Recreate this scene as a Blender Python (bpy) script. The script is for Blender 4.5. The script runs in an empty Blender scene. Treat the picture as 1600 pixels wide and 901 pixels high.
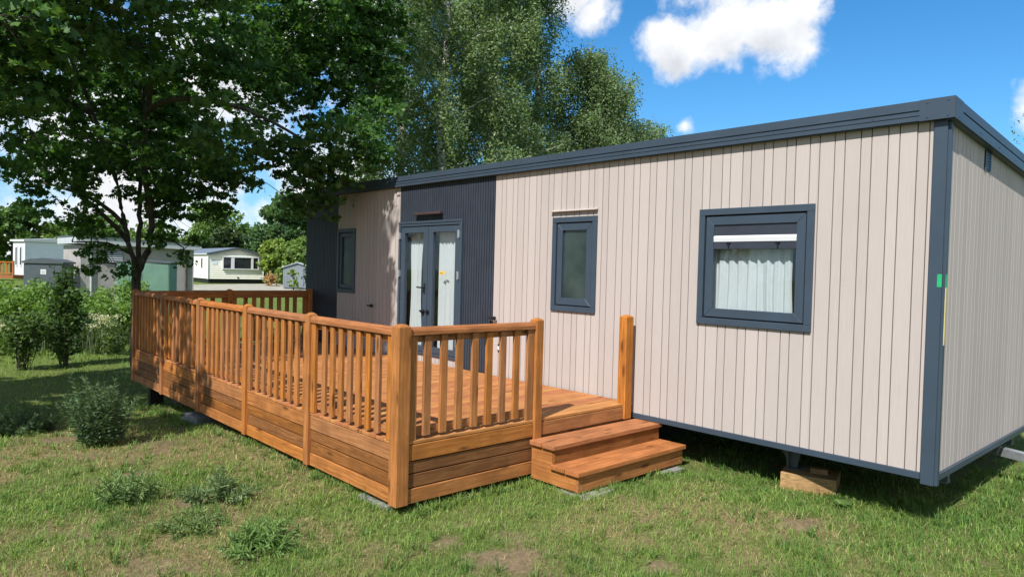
import bpy, bmesh, math, random
import numpy as np
from mathutils import Vector, Matrix
random.seed(7); rng = np.random.default_rng(11)
R = math.radians
scene = bpy.context.scene
COL = scene.collection

# ------------------------------------------------------------------ helpers
def ss(a, b, x):
    t = np.clip((x - a) / (b - a), 0, 1); return t * t * (3 - 2 * t)

def ground_z(x, y):
    x = np.asarray(x, float); y = np.asarray(y, float)
    return -.24 - .34 * ss(5, 12, -x) + .9 * ss(18, 50, np.sqrt(x * x + y * y))

_H = rng.random((256, 256))
def vnoise(x, y, s):
    x = np.asarray(x, float) * s + 57.3; y = np.asarray(y, float) * s + 91.7
    i = np.floor(x).astype(int); j = np.floor(y).astype(int); fx = x - i; fy = y - j
    fx = fx * fx * (3 - 2 * fx); fy = fy * fy * (3 - 2 * fy)
    h = lambda a, b: _H[a % 256, b % 256]
    return (h(i, j) * (1 - fx) + h(i + 1, j) * fx) * (1 - fy) + (h(i, j + 1) * (1 - fx) + h(i + 1, j + 1) * fx) * fy

def tag(o, label=None, cat=None, group=None, kind=None):
    if label: o['label'] = label
    if cat: o['category'] = cat
    if group: o['group'] = group
    if kind: o['kind'] = kind
    return o

def empty(name, loc=(0, 0, 0), rz=0, label=None, cat=None, group=None):
    o = bpy.data.objects.new(name, None); COL.objects.link(o)
    o.location = loc; o.rotation_euler = (0, 0, rz); o.empty_display_size = .2
    return tag(o, label, cat, group)

class MB:
    """collects shapes; build() links them as one mesh object"""
    def __init__(s): s.v = []; s.f = []; s.mi = []; s.m = 0
    def add(s, vs, fs):
        b = len(s.v); s.v += [tuple(p) for p in vs]
        for f in fs: s.f.append(tuple(i + b for i in f)); s.mi.append(s.m)
        return s
    def box(s, x0, x1, y0, y1, z0, z1):
        x0, x1 = min(x0, x1), max(x0, x1); y0, y1 = min(y0, y1), max(y0, y1); z0, z1 = min(z0, z1), max(z0, z1)
        vs = [(x, y, z) for z in (z0, z1) for y in (y0, y1) for x in (x0, x1)]
        return s.add(vs, [(0, 2, 3, 1), (4, 5, 7, 6), (0, 1, 5, 4), (2, 6, 7, 3), (0, 4, 6, 2), (1, 3, 7, 5)])
    def tube(s, pts, rad, n=8, cap=True):
        pts = [Vector(p) for p in pts]
        if not hasattr(rad, '__len__'): rad = [rad] * len(pts)
        b = []; up = Vector((0, 0, 1))
        for i, p in enumerate(pts):
            d = (pts[min(i + 1, len(pts) - 1)] - pts[max(i - 1, 0)]).normalized()
            a = d.cross(up if abs(d.z) < .95 else Vector((1, 0, 0))).normalized(); c = a.cross(d)
            for k in range(n):
                t = 2 * math.pi * k / n; b.append(p + (a * math.cos(t) + c * math.sin(t)) * rad[i])
        fs = []
        for i in range(len(pts) - 1):
            for k in range(n):
                fs.append((i * n + k, i * n + (k + 1) % n, (i + 1) * n + (k + 1) % n, (i + 1) * n + k))
        if cap: fs.append(tuple(range(n - 1, -1, -1))); fs.append(tuple((len(pts) - 1) * n + k for k in range(n)))
        return s.add(b, fs)
    def prism(s, poly, axis, a, b):
        """poly: 2-d outline swept along axis from a to b"""
        n = len(poly)
        def P(q, t):
            return {'x': (t, q[0], q[1]), 'y': (q[0], t, q[1]), 'z': (q[0], q[1], t)}[axis]
        vs = [P(q, a) for q in poly] + [P(q, b) for q in poly]
        return s.add(vs, [tuple(range(n)), tuple(range(2 * n - 1, n - 1, -1))] + [(i, i + n, (i + 1) % n + n, (i + 1) % n) for i in range(n)])
    def build(s, name, mat, parent=None, loc=None, bevel=0, seg=1, smooth=False, world=False):
        """vertices are in the parent's local space (world=True: in world space); loc moves the object's own origin"""
        me = bpy.data.meshes.new(name)
        off = Vector((0, 0, 0))
        if world and parent:
            q = parent
            while q: off += q.location; q = q.parent
        o_loc = Vector(loc) if loc is not None else Vector((0, 0, 0))
        vs = [(p[0] - off.x - o_loc.x, p[1] - off.y - o_loc.y, p[2] - off.z - o_loc.z) for p in s.v]
        me.from_pydata(vs, [], s.f)
        mats = mat if isinstance(mat, (list, tuple)) else [mat]
        for m in mats: me.materials.append(m)
        if len(mats) > 1: me.polygons.foreach_set('material_index', s.mi)
        bm = bmesh.new(); bm.from_mesh(me); bmesh.ops.recalc_face_normals(bm, faces=bm.faces)
        if bevel: bmesh.ops.bevel(bm, geom=list(bm.edges), offset=bevel, segments=seg, affect='EDGES', profile=.6, clamp_overlap=True)
        bm.to_mesh(me); bm.free()
        if smooth: me.polygons.foreach_set('use_smooth', [True] * len(me.polygons))
        me.update()
        o = bpy.data.objects.new(name, me); COL.objects.link(o)
        o.location = o_loc
        if parent: o.parent = parent
        return o

def copy_obj(o, loc, parent):
    c = o.copy(); COL.objects.link(c); c.location = loc; c.parent = parent; return c

def np_mesh(name, V, k, colors, mat, parent=None, off=(0, 0, 0)):
    """V: (N,k-or-more,3) flat vertices, all faces k-gons in order; colours per face-island"""
    V = V.reshape(-1, 3) - np.array(off); n = len(V); nf = n // k
    me = bpy.data.meshes.new(name)
    me.vertices.add(n); me.vertices.foreach_set('co', V.astype(np.float32).ravel())
    me.loops.add(n); me.loops.foreach_set('vertex_index', np.arange(n, dtype=np.int32))
    me.polygons.add(nf); me.polygons.foreach_set('loop_start', np.arange(0, n, k, dtype=np.int32))
    me.polygons.foreach_set('loop_total', np.full(nf, k, dtype=np.int32))
    a = me.attributes.new('tint', 'FLOAT_COLOR', 'POINT')
    c = np.ones((n, 4), np.float32); c[:, :3] = np.repeat(colors, n // len(colors), axis=0)
    a.data.foreach_set('color', c.ravel())
    me.materials.append(mat); me.update(calc_edges=True); me.validate()
    o = bpy.data.objects.new(name, me); COL.objects.link(o)
    if parent: o.parent = parent
    return o

# ------------------------------------------------------------------ materials
class NT:
    def __init__(s, name):
        s.mat = bpy.data.materials.new(name); s.mat.use_nodes = True; s.t = s.mat.node_tree
        s.t.nodes.clear(); s.out = s.n('ShaderNodeOutputMaterial')
    def n(s, typ, **kw):
        nd = s.t.nodes.new(typ)
        for k, v in kw.items():
            if k[0] == 'i' and k[1:].isdigit(): s.set(nd, int(k[1:]), v)
            elif k.startswith('in_'): s.set(nd, k[3:].replace('_', ' '), v)
            else: setattr(nd, k, v)
        return nd
    def set(s, nd, key, v):
        if isinstance(v, bpy.types.NodeSocket): s.t.links.new(v, nd.inputs[key])
        else: nd.inputs[key].default_value = v
    def math(s, op, a, b=0., clamp=False):
        return s.n('ShaderNodeMath', operation=op, use_clamp=clamp, i0=a, i1=b).outputs[0]
    def ramp(s, fac, stops):
        r = s.n('ShaderNodeValToRGB', i0=fac); e = r.color_ramp.elements
        while len(e) < len(stops): e.new(.5)
        for q, (p, c) in zip(e, stops): q.position = p; q.color = (*c, 1) if len(c) == 3 else c
        return r.outputs[0]
    def noise(s, vec, scale, detail=3, rough=.5):
        return s.n('ShaderNodeTexNoise', in_Vector=vec, in_Scale=scale, in_Detail=detail, in_Roughness=rough).outputs[0]
    def mix(s, fac, a, b, mode='MIX'):
        m = s.n('ShaderNodeMix', data_type='RGBA', blend_type=mode, clamp_factor=True)
        for k, v in ((0, fac), (6, a), (7, b)):
            if isinstance(v, tuple) and len(v) == 3: v = (*v, 1)
            s.set(m, k, v)
        return m.outputs[2]
    def scaled(s, vec, sc):
        return s.n('ShaderNodeVectorMath', operation='MULTIPLY', i0=vec, i1=sc).outputs[0]
    def bsdf(s, color, rough=.6, spec=.4, bump=None, bstr=.3, bdist=.01, metal=0.):
        p = s.n('ShaderNodeBsdfPrincipled'); s.set(p, 'Base Color', (*color, 1) if isinstance(color, tuple) else color)
        s.set(p, 'Roughness', rough); s.set(p, 'Specular IOR Level', spec); s.set(p, 'Metallic', metal)
        if bump is not None:
            b = s.n('ShaderNodeBump', in_Strength=bstr, in_Distance=bdist, in_Height=bump); s.set(p, 'Normal', b.outputs[0])
        s.t.links.new(p.outputs[0], s.out.inputs[0]); return s.mat

def m_plain(name, c, rough=.5, spec=.4, var=.12, scale=6., metal=0., bump=.08):
    t = NT(name); pos = t.n('ShaderNodeNewGeometry').outputs['Position']
    a = t.noise(pos, scale, 5, .6); d = tuple(x * (1 - var) for x in c); l = tuple(min(1, x * (1 + var)) for x in c)
    col = t.ramp(a, [(.3, d), (.7, l)])
    return t.bsdf(col, rough, spec, t.noise(pos, 180, 2), bump, .003, metal)

def m_wood(name, axis, dark, mid, light, rough=.74, var=.5):
    """stained softwood: stretched grain along axis, blotches, knots, each board a little different"""
    t = NT(name); g = t.n('ShaderNodeNewGeometry'); pos = g.outputs['Position']; isl = g.outputs['Random Per Island']
    oi = t.n('ShaderNodeObjectInfo').outputs['Random']
    sh = t.n('ShaderNodeCombineXYZ', i0=t.math('MULTIPLY', isl, 31.), i1=t.math('MULTIPLY', oi, 17.), i2=t.math('MULTIPLY', isl, 13.)).outputs[0]
    p = t.n('ShaderNodeVectorMath', operation='ADD', i0=pos, i1=sh).outputs[0]
    k = {'x': (1.3, 30, 30), 'y': (30, 1.3, 30), 'z': (30, 30, 1.3)}[axis]
    wv = t.noise(t.scaled(p, tuple(q * .35 if q > 2 else q * .9 for q in k)), 1., 3, .5)
    warp = t.n('ShaderNodeVectorMath', operation='ADD', i0=t.scaled(p, k), i1=t.n('ShaderNodeCombineXYZ', i0=t.math('MULTIPLY', wv, 3.), i1=t.math('MULTIPLY', wv, 3.), i2=t.math('MULTIPLY', wv, 3.)).outputs[0]).outputs[0]
    gr = t.noise(warp, 1.6, 5, .62)
    col = t.ramp(gr, [(.28, dark), (.5, mid), (.72, light)])
    blot = t.noise(p, 3.2, 3, .55)
    col = t.mix(t.math('MULTIPLY', t.math('SUBTRACT', blot, .42, True), 2.0, True), col, tuple(x * .5 for x in mid))
    kk = {'x': (2.2, 9, 9), 'y': (9, 2.2, 9), 'z': (9, 9, 2.2)}[axis]
    vo = t.n('ShaderNodeTexVoronoi', in_Vector=t.scaled(p, kk), in_Scale=.85, in_Randomness=1.).outputs['Distance']
    knot = t.math('SUBTRACT', 1., t.math('MULTIPLY', t.math('SUBTRACT', vo, .085, True), 11., True))
    col = t.mix(t.math('MULTIPLY', knot, .75), col, tuple(x * .25 for x in dark))
    rv = t.math('ADD', t.math('MULTIPLY', isl, .5), t.math('MULTIPLY', oi, .5))
    hv = t.n('ShaderNodeHueSaturation', in_Value=t.math('ADD', 1. - var / 2, t.math('MULTIPLY', rv, var)), in_Saturation=t.math('ADD', .93, t.math('MULTIPLY', oi, .12)), in_Hue=t.math('ADD', .490, t.math('MULTIPLY', isl, .018)), in_Color=col)
    return t.bsdf(hv.outputs[0], rough, .22, gr, .35, .004)

def m_leaf(name, transl=.3, rough=.5):
    t = NT(name); c = t.n('ShaderNodeAttribute', attribute_name='tint').outputs['Color']
    d = t.n('ShaderNodeBsdfDiffuse', in_Color=c); g = t.n('ShaderNodeBsdfGlossy', in_Roughness=rough, in_Color=(.6, .65, .6, 1))
    tc = t.mix(1., c, (1.15, 1.25, .45), 'MULTIPLY'); tr = t.n('ShaderNodeBsdfTranslucent', in_Color=tc)
    m = t.n('ShaderNodeMixShader', i0=transl, i1=d.outputs[0], i2=tr.outputs[0])
    lw = t.n('ShaderNodeLayerWeight', in_Blend=.5).outputs['Facing']
    f = t.math('ADD', .025, t.math('MULTIPLY', t.math('POWER', lw, 4.), .10))
    m2 = t.n('ShaderNodeMixShader', i0=f, i1=m.outputs[0], i2=g.outputs[0])
    t.t.links.new(m2.outputs[0], t.out.inputs[0]); return t.mat

def m_glass(name, tint=(.95, .97, .97), refl=1.5, streak=0.):
    t = NT(name)
    fc = t.n('ShaderNodeLayerWeight', in_Blend=.5).outputs['Facing']
    lw = t.math('ADD', .04, t.math('MULTIPLY', t.math('POWER', fc, 5.), .9))
    tr = t.n('ShaderNodeBsdfTransparent', in_Color=(*tint, 1)); gl = t.n('ShaderNodeBsdfGlossy', in_Roughness=.02)
    m = t.n('ShaderNodeMixShader', i0=lw, i1=tr.outputs[0], i2=gl.outputs[0])
    t.t.links.new(m.outputs[0], t.out.inputs[0]); return t.mat

M = {}
D1, M1, L1 = (.215, .072, .020), (.335, .117, .034), (.455, .178, .058)
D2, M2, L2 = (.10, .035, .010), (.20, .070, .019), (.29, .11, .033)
D3, M3, L3 = (.28, .10, .028), (.425, .164, .048), (.53, .215, .07)
for ax in 'xyz':
    M['wood_' + ax] = m_wood('stained_timber_' + ax, ax, D1, M1, L1)
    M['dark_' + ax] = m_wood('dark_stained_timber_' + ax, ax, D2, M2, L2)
M['deck_y'] = m_wood('deck_board_timber', 'y', D3, M3, L3)
M['raw'] = m_wood('raw_sleeper_timber', 'x', (.20, .12, .05), (.34, .215, .095), (.44, .30, .14))
M['anthracite'] = m_plain('anthracite_trim', (.040, .058, .082), .42, .4, .08, 3)
M['anthracite_dark'] = m_plain('anthracite_ribbed_board', (.030, .037, .052), .55, .35, .15, 4)
M['groove'] = m_plain('groove_backing', (.10, .075, .06), .9, .1)
M['black'] = m_plain('black_plastic', (.012, .012, .014), .4, .4)
M['steel'] = m_plain('dull_chassis_steel', (.10, .12, .13), .5, .4)
M['galv'] = m_plain('galvanised_steel', (.55, .58, .6), .35, .5, .15, 20, .7)
M['concrete'] = m_plain('concrete_slab', (.22, .21, .195), .9, .2, .25, 14, bump=.4)
M['inner'] = m_plain('interior_panel', (.50, .47, .43), .7, .2)
M['white'] = m_plain('white_plastic', (.60, .61, .62), .35, .4, .04)
M['green_tape'] = m_plain('green_tape', (.02, .35, .14), .4, .4)
M['yellow_strip'] = m_plain('yellow_strip', (.62, .50, .20), .5, .3)
M['yellow'] = m_plain('yellow_patch', (.65, .42, .05), .5, .3)
M['glass'] = m_glass('clear_glass')
t = NT('obscured_glass'); pos = t.n('ShaderNodeNewGeometry').outputs['Position']
M['frosted'] = t.bsdf(t.ramp(t.noise(pos, 2.2, 3), [(.35, (.014, .026, .024)), (.7, (.05, .07, .066))]), .22, .55, t.noise(pos, 60, 2), .05, .002)
def m_cladding(name, dark, light):
    t = NT(name); g = t.n('ShaderNodeNewGeometry'); pos = g.outputs['Position']; isl = g.outputs['Random Per Island']
    st = t.noise(t.scaled(pos, (90, 90, 3.)), 1., 4, .6)
    col = t.ramp(st, [(.25, dark), (.75, light)])
    blot = t.noise(pos, .9, 4, .6)
    col = t.mix(t.math('MULTIPLY', t.math('SUBTRACT', blot, .5, True), .9, True), col, tuple(x * .84 for x in dark))
    h = t.n('ShaderNodeHueSaturation', in_Value=t.math('ADD', .955, t.math('MULTIPLY', isl, .09)), in_Color=col)
    return t.bsdf(h.outputs[0], .72, .25, st, .10, .002)
M['tan'] = m_cladding('tan_cladding', (.40, .345, .318), (.445, .39, .36))
t = NT('net_curtain'); pos = t.n('ShaderNodeNewGeometry').outputs['Position']
cd = t.n('ShaderNodeBsdfDiffuse', in_Color=t.ramp(t.noise(t.scaled(pos, (300, 300, 120)), 1., 2), [(.3, (.62, .66, .68)), (.7, (.86, .88, .88))])); ct = t.n('ShaderNodeBsdfTranslucent', in_Color=(.9, .92, .92, 1))
cm = t.n('ShaderNodeMixShader', i0=.35, i1=cd.outputs[0], i2=ct.outputs[0]); t.t.links.new(cm.outputs[0], t.out.inputs[0]); M['curtain'] = t.mat
M['maple_leaf'] = m_leaf('maple_leaf', .5); M['birch_leaf'] = m_leaf('birch_leaf', .45); M['grass'] = m_leaf('grass_blade', .3, .6)
t = NT('bark'); pos = t.n('ShaderNodeNewGeometry').outputs['Position']
n1 = t.noise(t.scaled(pos, (9, 9, 2.5)), 2., 5, .65)
M['bark'] = t.bsdf(t.ramp(n1, [(.3, (.028, .024, .019)), (.7, (.13, .115, .09))]), .9, .1, n1, .7, .03)
t = NT('birch_bark'); pos = t.n('ShaderNodeNewGeometry').outputs['Position']
n1 = t.noise(t.scaled(pos, (3, 3, 9)), 1.5, 4, .6)
M['birch_bark'] = t.bsdf(t.ramp(n1, [(.4, (.03, .027, .025)), (.52, (.5, .47, .43)), (.8, (.62, .59, .55))]), .8, .15, n1, .4, .02)

# ------------------------------------------------------------------ the holiday home
HX0 = -11.21; HD = 4.0; WZ0 = .24; SL = -.07
house = empty('mobile_home', (0, 0, 0), 0, 'long flat-roofed mobile home in beige and anthracite cladding behind the timber deck', 'mobile home')
WT = 3.14                                             # wall top at the front
OPEN = [(-9.93, -9.29, 1.335, 2.495), (-4.385, -3.655, 1.325, 2.495), (-2.255, -1.05, 1.315, 2.50), (-7.87, -6.235, .47, 2.52)]

def spans(x0, x1, z0, z1, openings):
    zs = [(z0, z1)]
    for a, b, c, d in openings:
        if x1 > a + .001 and x0 < b - .001:
            nz = []
            for p, q in zs:
                if c > p: nz.append((p, min(q, c)))
                if d < q: nz.append((max(p, d), q))
            zs = [s for s in nz if s[1] - s[0] > .004]
    return zs

def cut_boards(x0, x1, openings):
    out = [(x0, x1)]
    for a, b, c, d in openings:
        n = []
        for p, q in out:
            for e in (a, b):
                if p + .006 < e < q - .006: n.append((p, e)); p = e
            n.append((p, q))
        out = n
    return out

def boards(mb, x0, x1, z0, z1, pattern, gap, y0, y1, openings, axis='x', ztop=None):
    x = x0; i = 0
    while x < x1 - .01:
        w = pattern[i % len(pattern)]; i += 1
        e = min(x + w, x1)
        for p, q in cut_boards(x + gap / 2, e - gap / 2, openings):
            for c, d in spans(p, q, z0, z1, openings):
                if axis == 'x': mb.box(p, q, y0, y1, c, d)
                else:
                    zt = ztop((p + q) / 2) if d == z1 else d
                    mb.box(y0, y1, p, q, c, zt)
        x = e
TAN = (.135, .0895)
b = MB(); boards(b, -9.94, -7.885, WZ0, WT, TAN, .009, .0, .018, OPEN); boards(b, -7.87, -5.53, WZ0, .46, TAN, .009, .0, .018, [(-6.19, -5.0, 0, 3)])
b.build('tan_cladding', M['tan'], house)
b = MB(); boards(b, -5.52, -.095, WZ0, WT, TAN, .009, .0, .018, OPEN); b.build('tan_cladding', M['tan'], house)
b = MB(); boards(b, HX0, -9.945, WZ0, WT, (.055,), .012, .0, .018, OPEN); b.build('ribbed_cladding', M['anthracite_dark'], house)
b = MB(); boards(b, -7.88, -5.525, WZ0, WT, (.055,), .012, -.001, .018, OPEN + [(-7.88, -6.2, 0, .462)]); b.build('ribbed_cladding', M['anthracite_dark'], house)
b = MB(); boards(b, .055, HD - .05, WZ0, 3.0, TAN, .008, -.018, -.001, [], 'y', lambda y: 3.12 + SL * y); b.build('end_cladding', M['tan'], house)
# structural shell behind the cladding
b = MB()
xs = sorted({HX0, 0.} | {o[0] for o in OPEN} | {o[1] for o in OPEN})
for p, q in zip(xs[:-1], xs[1:]):
    for c, d in spans(p, q, .2, WT, OPEN): b.box(p + .0005, q - .0195, .019, .07, c, d)
b.build('wall_backing', M['groove'], house)
b = MB()
b.box(-.0195, -.06, .072, HD - .06, .2, 2.85); b.box(HX0, HX0 + .05, .072, HD - .06, .2, 2.85); b.box(HX0, -.0195, HD - .055, HD, .2, 2.85)
b.build('rear_shell', M['inner'], house)
b = MB(); b.box(HX0 + .06, -.07, .08, HD - .07, .3, .39); b.build('floor_panel', M['inner'], house)
b = MB()   # roof slab with the fall to the back
def zr(y): return 3.285 + SL * (y + .06)
b.prism([(-.05, zr(-.05) - .16), (HD + .05, zr(HD + .05) - .16), (HD + .05, zr(HD + .05) - .012), (-.05, zr(-.05) - .012)], 'x', HX0 - .05, .05)
b.build('roof', M['anthracite_dark'], house)
# fascia : two stepped bands with a groove, front and end
b = MB()
xe = .064
b.box(HX0 - .06, xe - .26, -.066, -.0505, 3.212, 3.29); b.box(HX0 - .06, xe - .26, -.056, -.0505, 3.200, 3.212); b.box(HX0 - .06, xe - .26, -.0645, -.0505, 3.125, 3.200)
b.box(HX0 - .06, xe - .26, -.070, -.066, 3.168, 3.173)
b.box(HX0 - .06, xe, -.0495, .0, 3.118, 3.123)
b.box(xe - .26, xe, -.0695, -.0505, 3.12, 3.292)
for sx in (xe - .20, xe - .05):
    for sz in (3.145, 3.265): b.tube([(sx, -.069, sz), (sx, -.074, sz)], .007, 8)
for k in range(12):
    b.tube([(-.55 - k * .9, -.064, 3.187), (-.55 - k * .9, -.069, 3.187)], .006, 6)
b.box(-3.12, -3.115, -.0675, -.066, 3.125, 3.29)
def sband(y0, y1, lo, hi, x0, x1):
    vs = [(x0, y0, zr(y0) - lo), (x0, y1, zr(y1) - lo), (x0, y1, zr(y1) - hi), (x0, y0, zr(y0) - hi)]
    vs += [(x1, p[1], p[2]) for p in vs]
    b.add(vs, [(0, 1, 2, 3), (7, 6, 5, 4), (0, 4, 5, 1), (1, 5, 6, 2), (2, 6, 7, 3), (3, 7, 4, 0)])
sband(.13, HD + .06, 0, .075, .0505, .066); sband(.13, HD + .06, .075, .087, .0505, .057); sband(.13, HD + .06, .087, .168, .0505, .0655)
sband(-.0504, .13, -.001, .17, .0505, .0695); sband(-.0504, HD + .05, .168, .174, -.001, .0495)
for k in range(5):
    y = .03 + k * .62
    for d in ((.03, .145) if k == 0 else (.13,)): b.tube([(.064, y, zr(y) - d), (.0745, y, zr(y) - d)], .007, 8)
b.build('roof_fascia', M['anthracite'], house, bevel=.0015)
b = MB()   # corner post and base trim
b.box(-.094, .004, -.022, -.0005, .15, 3.117); b.box(-.0005, .0255, -.0002, .053, .15, 3.117)
b.box(-.1, -.09, -.014, -.001, .19, 3.117)
b.build('corner_post', M['anthracite'], house, bevel=.002)
b = MB(); b.box(HX0, -.101, -.016, .017, .185, .238); b.box(.0, .02, .054, HD - .05, .185, .238)
for k in range(8): b.tube([(-.35 - k * .75, -.015, .213), (-.35 - k * .75, -.019, .213)], .006, 6)
b.build('base_trim', M['anthracite'], house, bevel=.0015)
b = MB()
for y in (.75, 3.05):
    b.box(HX0 + .2, -.1, y, y + .06, .02, .19); b.box(HX0 + .2, -.1, y - .03, y + .09, .003, .02)
for k in range(8): b.box(-.6 - k * 1.4, -.54 - k * 1.4, .55, HD - .1, .12, .195)
b.box(HX0 + .05, -.05, .06, HD - .06, .2, .215)
b.build('chassis', M['steel'], house)
b = MB()   # supporting leg on the sleeper block
b.prism([(-1.55, .18), (-1.28, .18), (-1.33, -.08), (-1.40, -.08)], 'y', .42, .435)
b.box(-1.405, -1.395, .36, .55, -.08, .18); b.box(-1.42, -1.28, .36, .56, -.083, -.075)
b.build('support_leg', M['steel'], house)
for x in (-4.5, -7.7, -10.4):
    MB().box(x - .05, x + .05, .70, .80, -.4, .01).build('support_leg', M['steel'], house)
# tow bar leaving under the end wall
b = MB()
b.prism([(-.3, 2.37), (1.5, 1.58), (1.5, 1.67), (-.3, 2.46)], 'z', .02, .11)
b.tube([(1.4, 1.66, -.22), (1.4, 1.66, .10)], .03, 10)
b.build('tow_bar', M['galv'], house, bevel=.004)
b = MB(); b.box(-.0005, .003, 1.07, 1.25, 2.84, 3.02)
for k in range(6): b.box(.0, .010, 1.095, 1.225, 2.862 + k * .024, 2.874 + k * .024)
b.box(.0, .012, 1.07, 1.09, 2.84, 3.02); b.box(.0, .012, 1.23, 1.25, 2.84, 3.02)
b.build('wall_vent', M['anthracite'], house)
b = MB(); b.m = 0; b.box(.0256, .0275, .0, .04, 1.77, 1.875); b.box(-.028, .006, -.0245, -.0222, 1.77, 1.875)
b.build('green_tape', M['green_tape'], house)
MB().box(.0256, .030, .004, .028, 1.30, 1.768).build('yellow_strip', M['yellow_strip'], house)
# drip rail, lamp, sockets
b = MB(); b.prism([(-.045, 2.566), (.0, 2.562), (.0, 2.588), (-.045, 2.574)], 'x', -4.41, -3.65); b.build('drip_rail', M['tan'], house)
b = MB(); b.box(-7.40, -6.70, -.075, -.03, 2.645, 2.685); b.box(-7.36, -7.30, -.03, -.002, 2.65, 2.68); b.box(-6.80, -6.74, -.03, -.002, 2.65, 2.68)
lb = b.build('wall_lamp', m_plain('lamp_housing', (.06, .035, .035), .35, .5), house, bevel=.003)
MB().box(-7.385, -6.715, -.07, -.035, 2.638, 2.6448).build('diffuser', M['black'], lb)
for x in (-8.68, -5.47):
    b = MB(); b.tube([(x, -.001, 1.148), (x, -.07, 1.148)], .016, 10); b.tube([(x - .09, -.055, 1.15), (x + .03, -.055, 1.15)], .013, 10); b.tube([(x + .03, -.06, 1.15), (x + .06, -.06, 1.15)], .028, 10)
    b.build('door_stay', M['black'], house, smooth=False)
s = MB().box(-5.39, -5.315, -.012, -.001, .69, .80).build('wall_socket', M['black'], house, bevel=.003)
b = MB(); b.tube([(-5.352, -.0125, .745), (-5.352, -.022, .745)], .028, 14); b.build('socket_cover', M['white'], s)

def window(o, sash_w, frame_w=.066, gap=.014):
    """trim frame, inset sash and glass for the opening o; returns the frame and the glass rectangle"""
    x0, x1, z0, z1 = o
    b = MB(); f = frame_w
    for p in ((x0 - .0, x1, z0, z0 + f), (x0, x1, z1 - f, z1)): b.box(p[0], p[1], -.026, .07, p[2], p[3])
    for p in ((x0, x0 + f), (x1 - f, x1)): b.box(p[0], p[1], -.026, .07, z0 + f + .0004, z1 - f - .0004)
    fr = b.build('window', M['anthracite'], house, bevel=.003)
    a0, a1, c0, c1 = x0 + f + gap, x1 - f - gap, z0 + f + gap, z1 - f - gap
    b = MB(); s = sash_w
    def ring(x0, x1, z0, z1, s, y0, y1):     # mitred sash members
        for poly in ([(x0, z0), (x1, z0), (x1 - s, z0 + s), (x0 + s, z0 + s)], [(x0, z1), (x1, z1), (x1 - s, z1 - s), (x0 + s, z1 - s)],
                     [(x0, z0), (x0 + s, z0 + s), (x0 + s, z1 - s), (x0, z1)], [(x1, z0), (x1 - s, z0 + s), (x1 - s, z1 - s), (x1, z1)]):
            cx = sum(p[0] for p in poly) / 4; cz = sum(p[1] for p in poly) / 4
            poly = [(cx + (p[0] - cx) * .9985, cz + (p[1] - cz) * .9985) for p in poly]
            b.prism(poly, 'y', y0, y1)
    ring(a0, a1, c0, c1, s, -.010, .04)
    b.build('sash', M['anthracite'], fr, bevel=.002)
    MB().box(x0 + .02, x0 + f + gap, .045, .06, z0 + .02, z1 - .02).box(x1 - f - gap, x1 - .02, .045, .06, z0 + .02, z1 - .02).box(x0 + f + gap, x1 - f - gap, .045, .06, z0 + .02, z0 + f + gap).box(x0 + f + gap, x1 - f - gap, .045, .06, z1 - f - gap, z1 - .02).build('seal', M['black'], fr)
    return fr, (a0 + s, a1 - s, c0 + s, c1 - s)
fr, g = window(OPEN[0], .07); MB().box(g[0] - .003, g[1] + .003, .018, .024, g[2] - .003, g[3] + .003).build('pane', M['frosted'], fr)
fr, g = window(OPEN[1], .085); MB().box(g[0] - .003, g[1] + .003, .018, .024, g[2] - .003, g[3] + .003).build('pane', M['frosted'], fr)
fr, g = window(OPEN[2], .086)
MB().box(g[0] - .003, g[1] + .003, .018, .024, g[2] - .003, 2.10).build('pane', M['glass'], fr)
b = MB(); b.box(g[0] - .002, g[1] + .002, .004, .035, 2.225, g[3] + .003); b.box(g[0] - .002, g[1] + .002, .002, .035, 2.088, 2.162); b.build('shutter_box', M['anthracite_dark'], fr, bevel=.002)
b = MB(); b.prism([(-.004, 2.163), (.03, 2.163), (.03, 2.224), (.004, 2.224), (-.008, 2.205)], 'x', g[0], g[1]); b.build('shutter_rail', M['white'], fr)
for x in (-1.92, -1.40):
    b = MB(); b.box(x - .022, x + .022, -.012, .004, 2.145, 2.16); b.box(x - .006, x + .006, -.012, .004, 2.105, 2.145); b.build('shutter_catch', M['black'], fr)

# double door
b = MB(); x0, x1, z0, z1 = OPEN[3]; f = .045
b.box(x0, x1, -.03, .07, z1 - f, z1); b.box(x0, x0 + f, -.03, .07, z0, z1 - f - .0004); b.box(x1 - f, x1, -.03, .07, z0, z1 - f - .0004); b.box(x0 + f + .0004, x1 - f - .0004, -.03, .07, z0, z0 + .035)
b.box(x0 - .0, x1 + .028, -.04, -.0305, z1 - .004, z1 + .03); b.box(x1 + .0004, x1 + .028, -.04, -.002, z0, z1 - .0045)
b.build('door_frame', M['anthracite'], house, bevel=.003)
def door(a0, a1, gx0, gx1, name='door'):
    c0, c1 = z0 + .042, z1 - f - .012; g0, g1 = .60, 2.37
    b = MB(); b.box(a0, gx0, -.018, .045, c0, c1); b.box(gx1, a1, -.018, .045, c0, c1); b.box(gx0 + .0004, gx1 - .0004, -.018, .045, c0, g0); b.box(gx0 + .0004, gx1 - .0004, -.018, .045, g1, c1)
    d = b.build('door', M['anthracite'], house, bevel=.003)
    MB().box(gx0 - .002, gx1 + .002, .012, .018, g0 - .002, g1 + .002).build('pane', M['glass'], d)
    return d
dl = door(-7.812, -7.075, -7.71, -7.195); dr = door(-7.063, -6.292, -6.945, -6.385)
b = MB(); b.box(-7.155, -7.115, -.026, -.0185, 1.42, 1.58); b.tube([(-7.135, -.026, 1.51), (-7.135, -.065, 1.51)], .012, 10); b.tube([(-7.13, -.062, 1.51), (-7.28, -.062, 1.515)], .012, 10)
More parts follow.
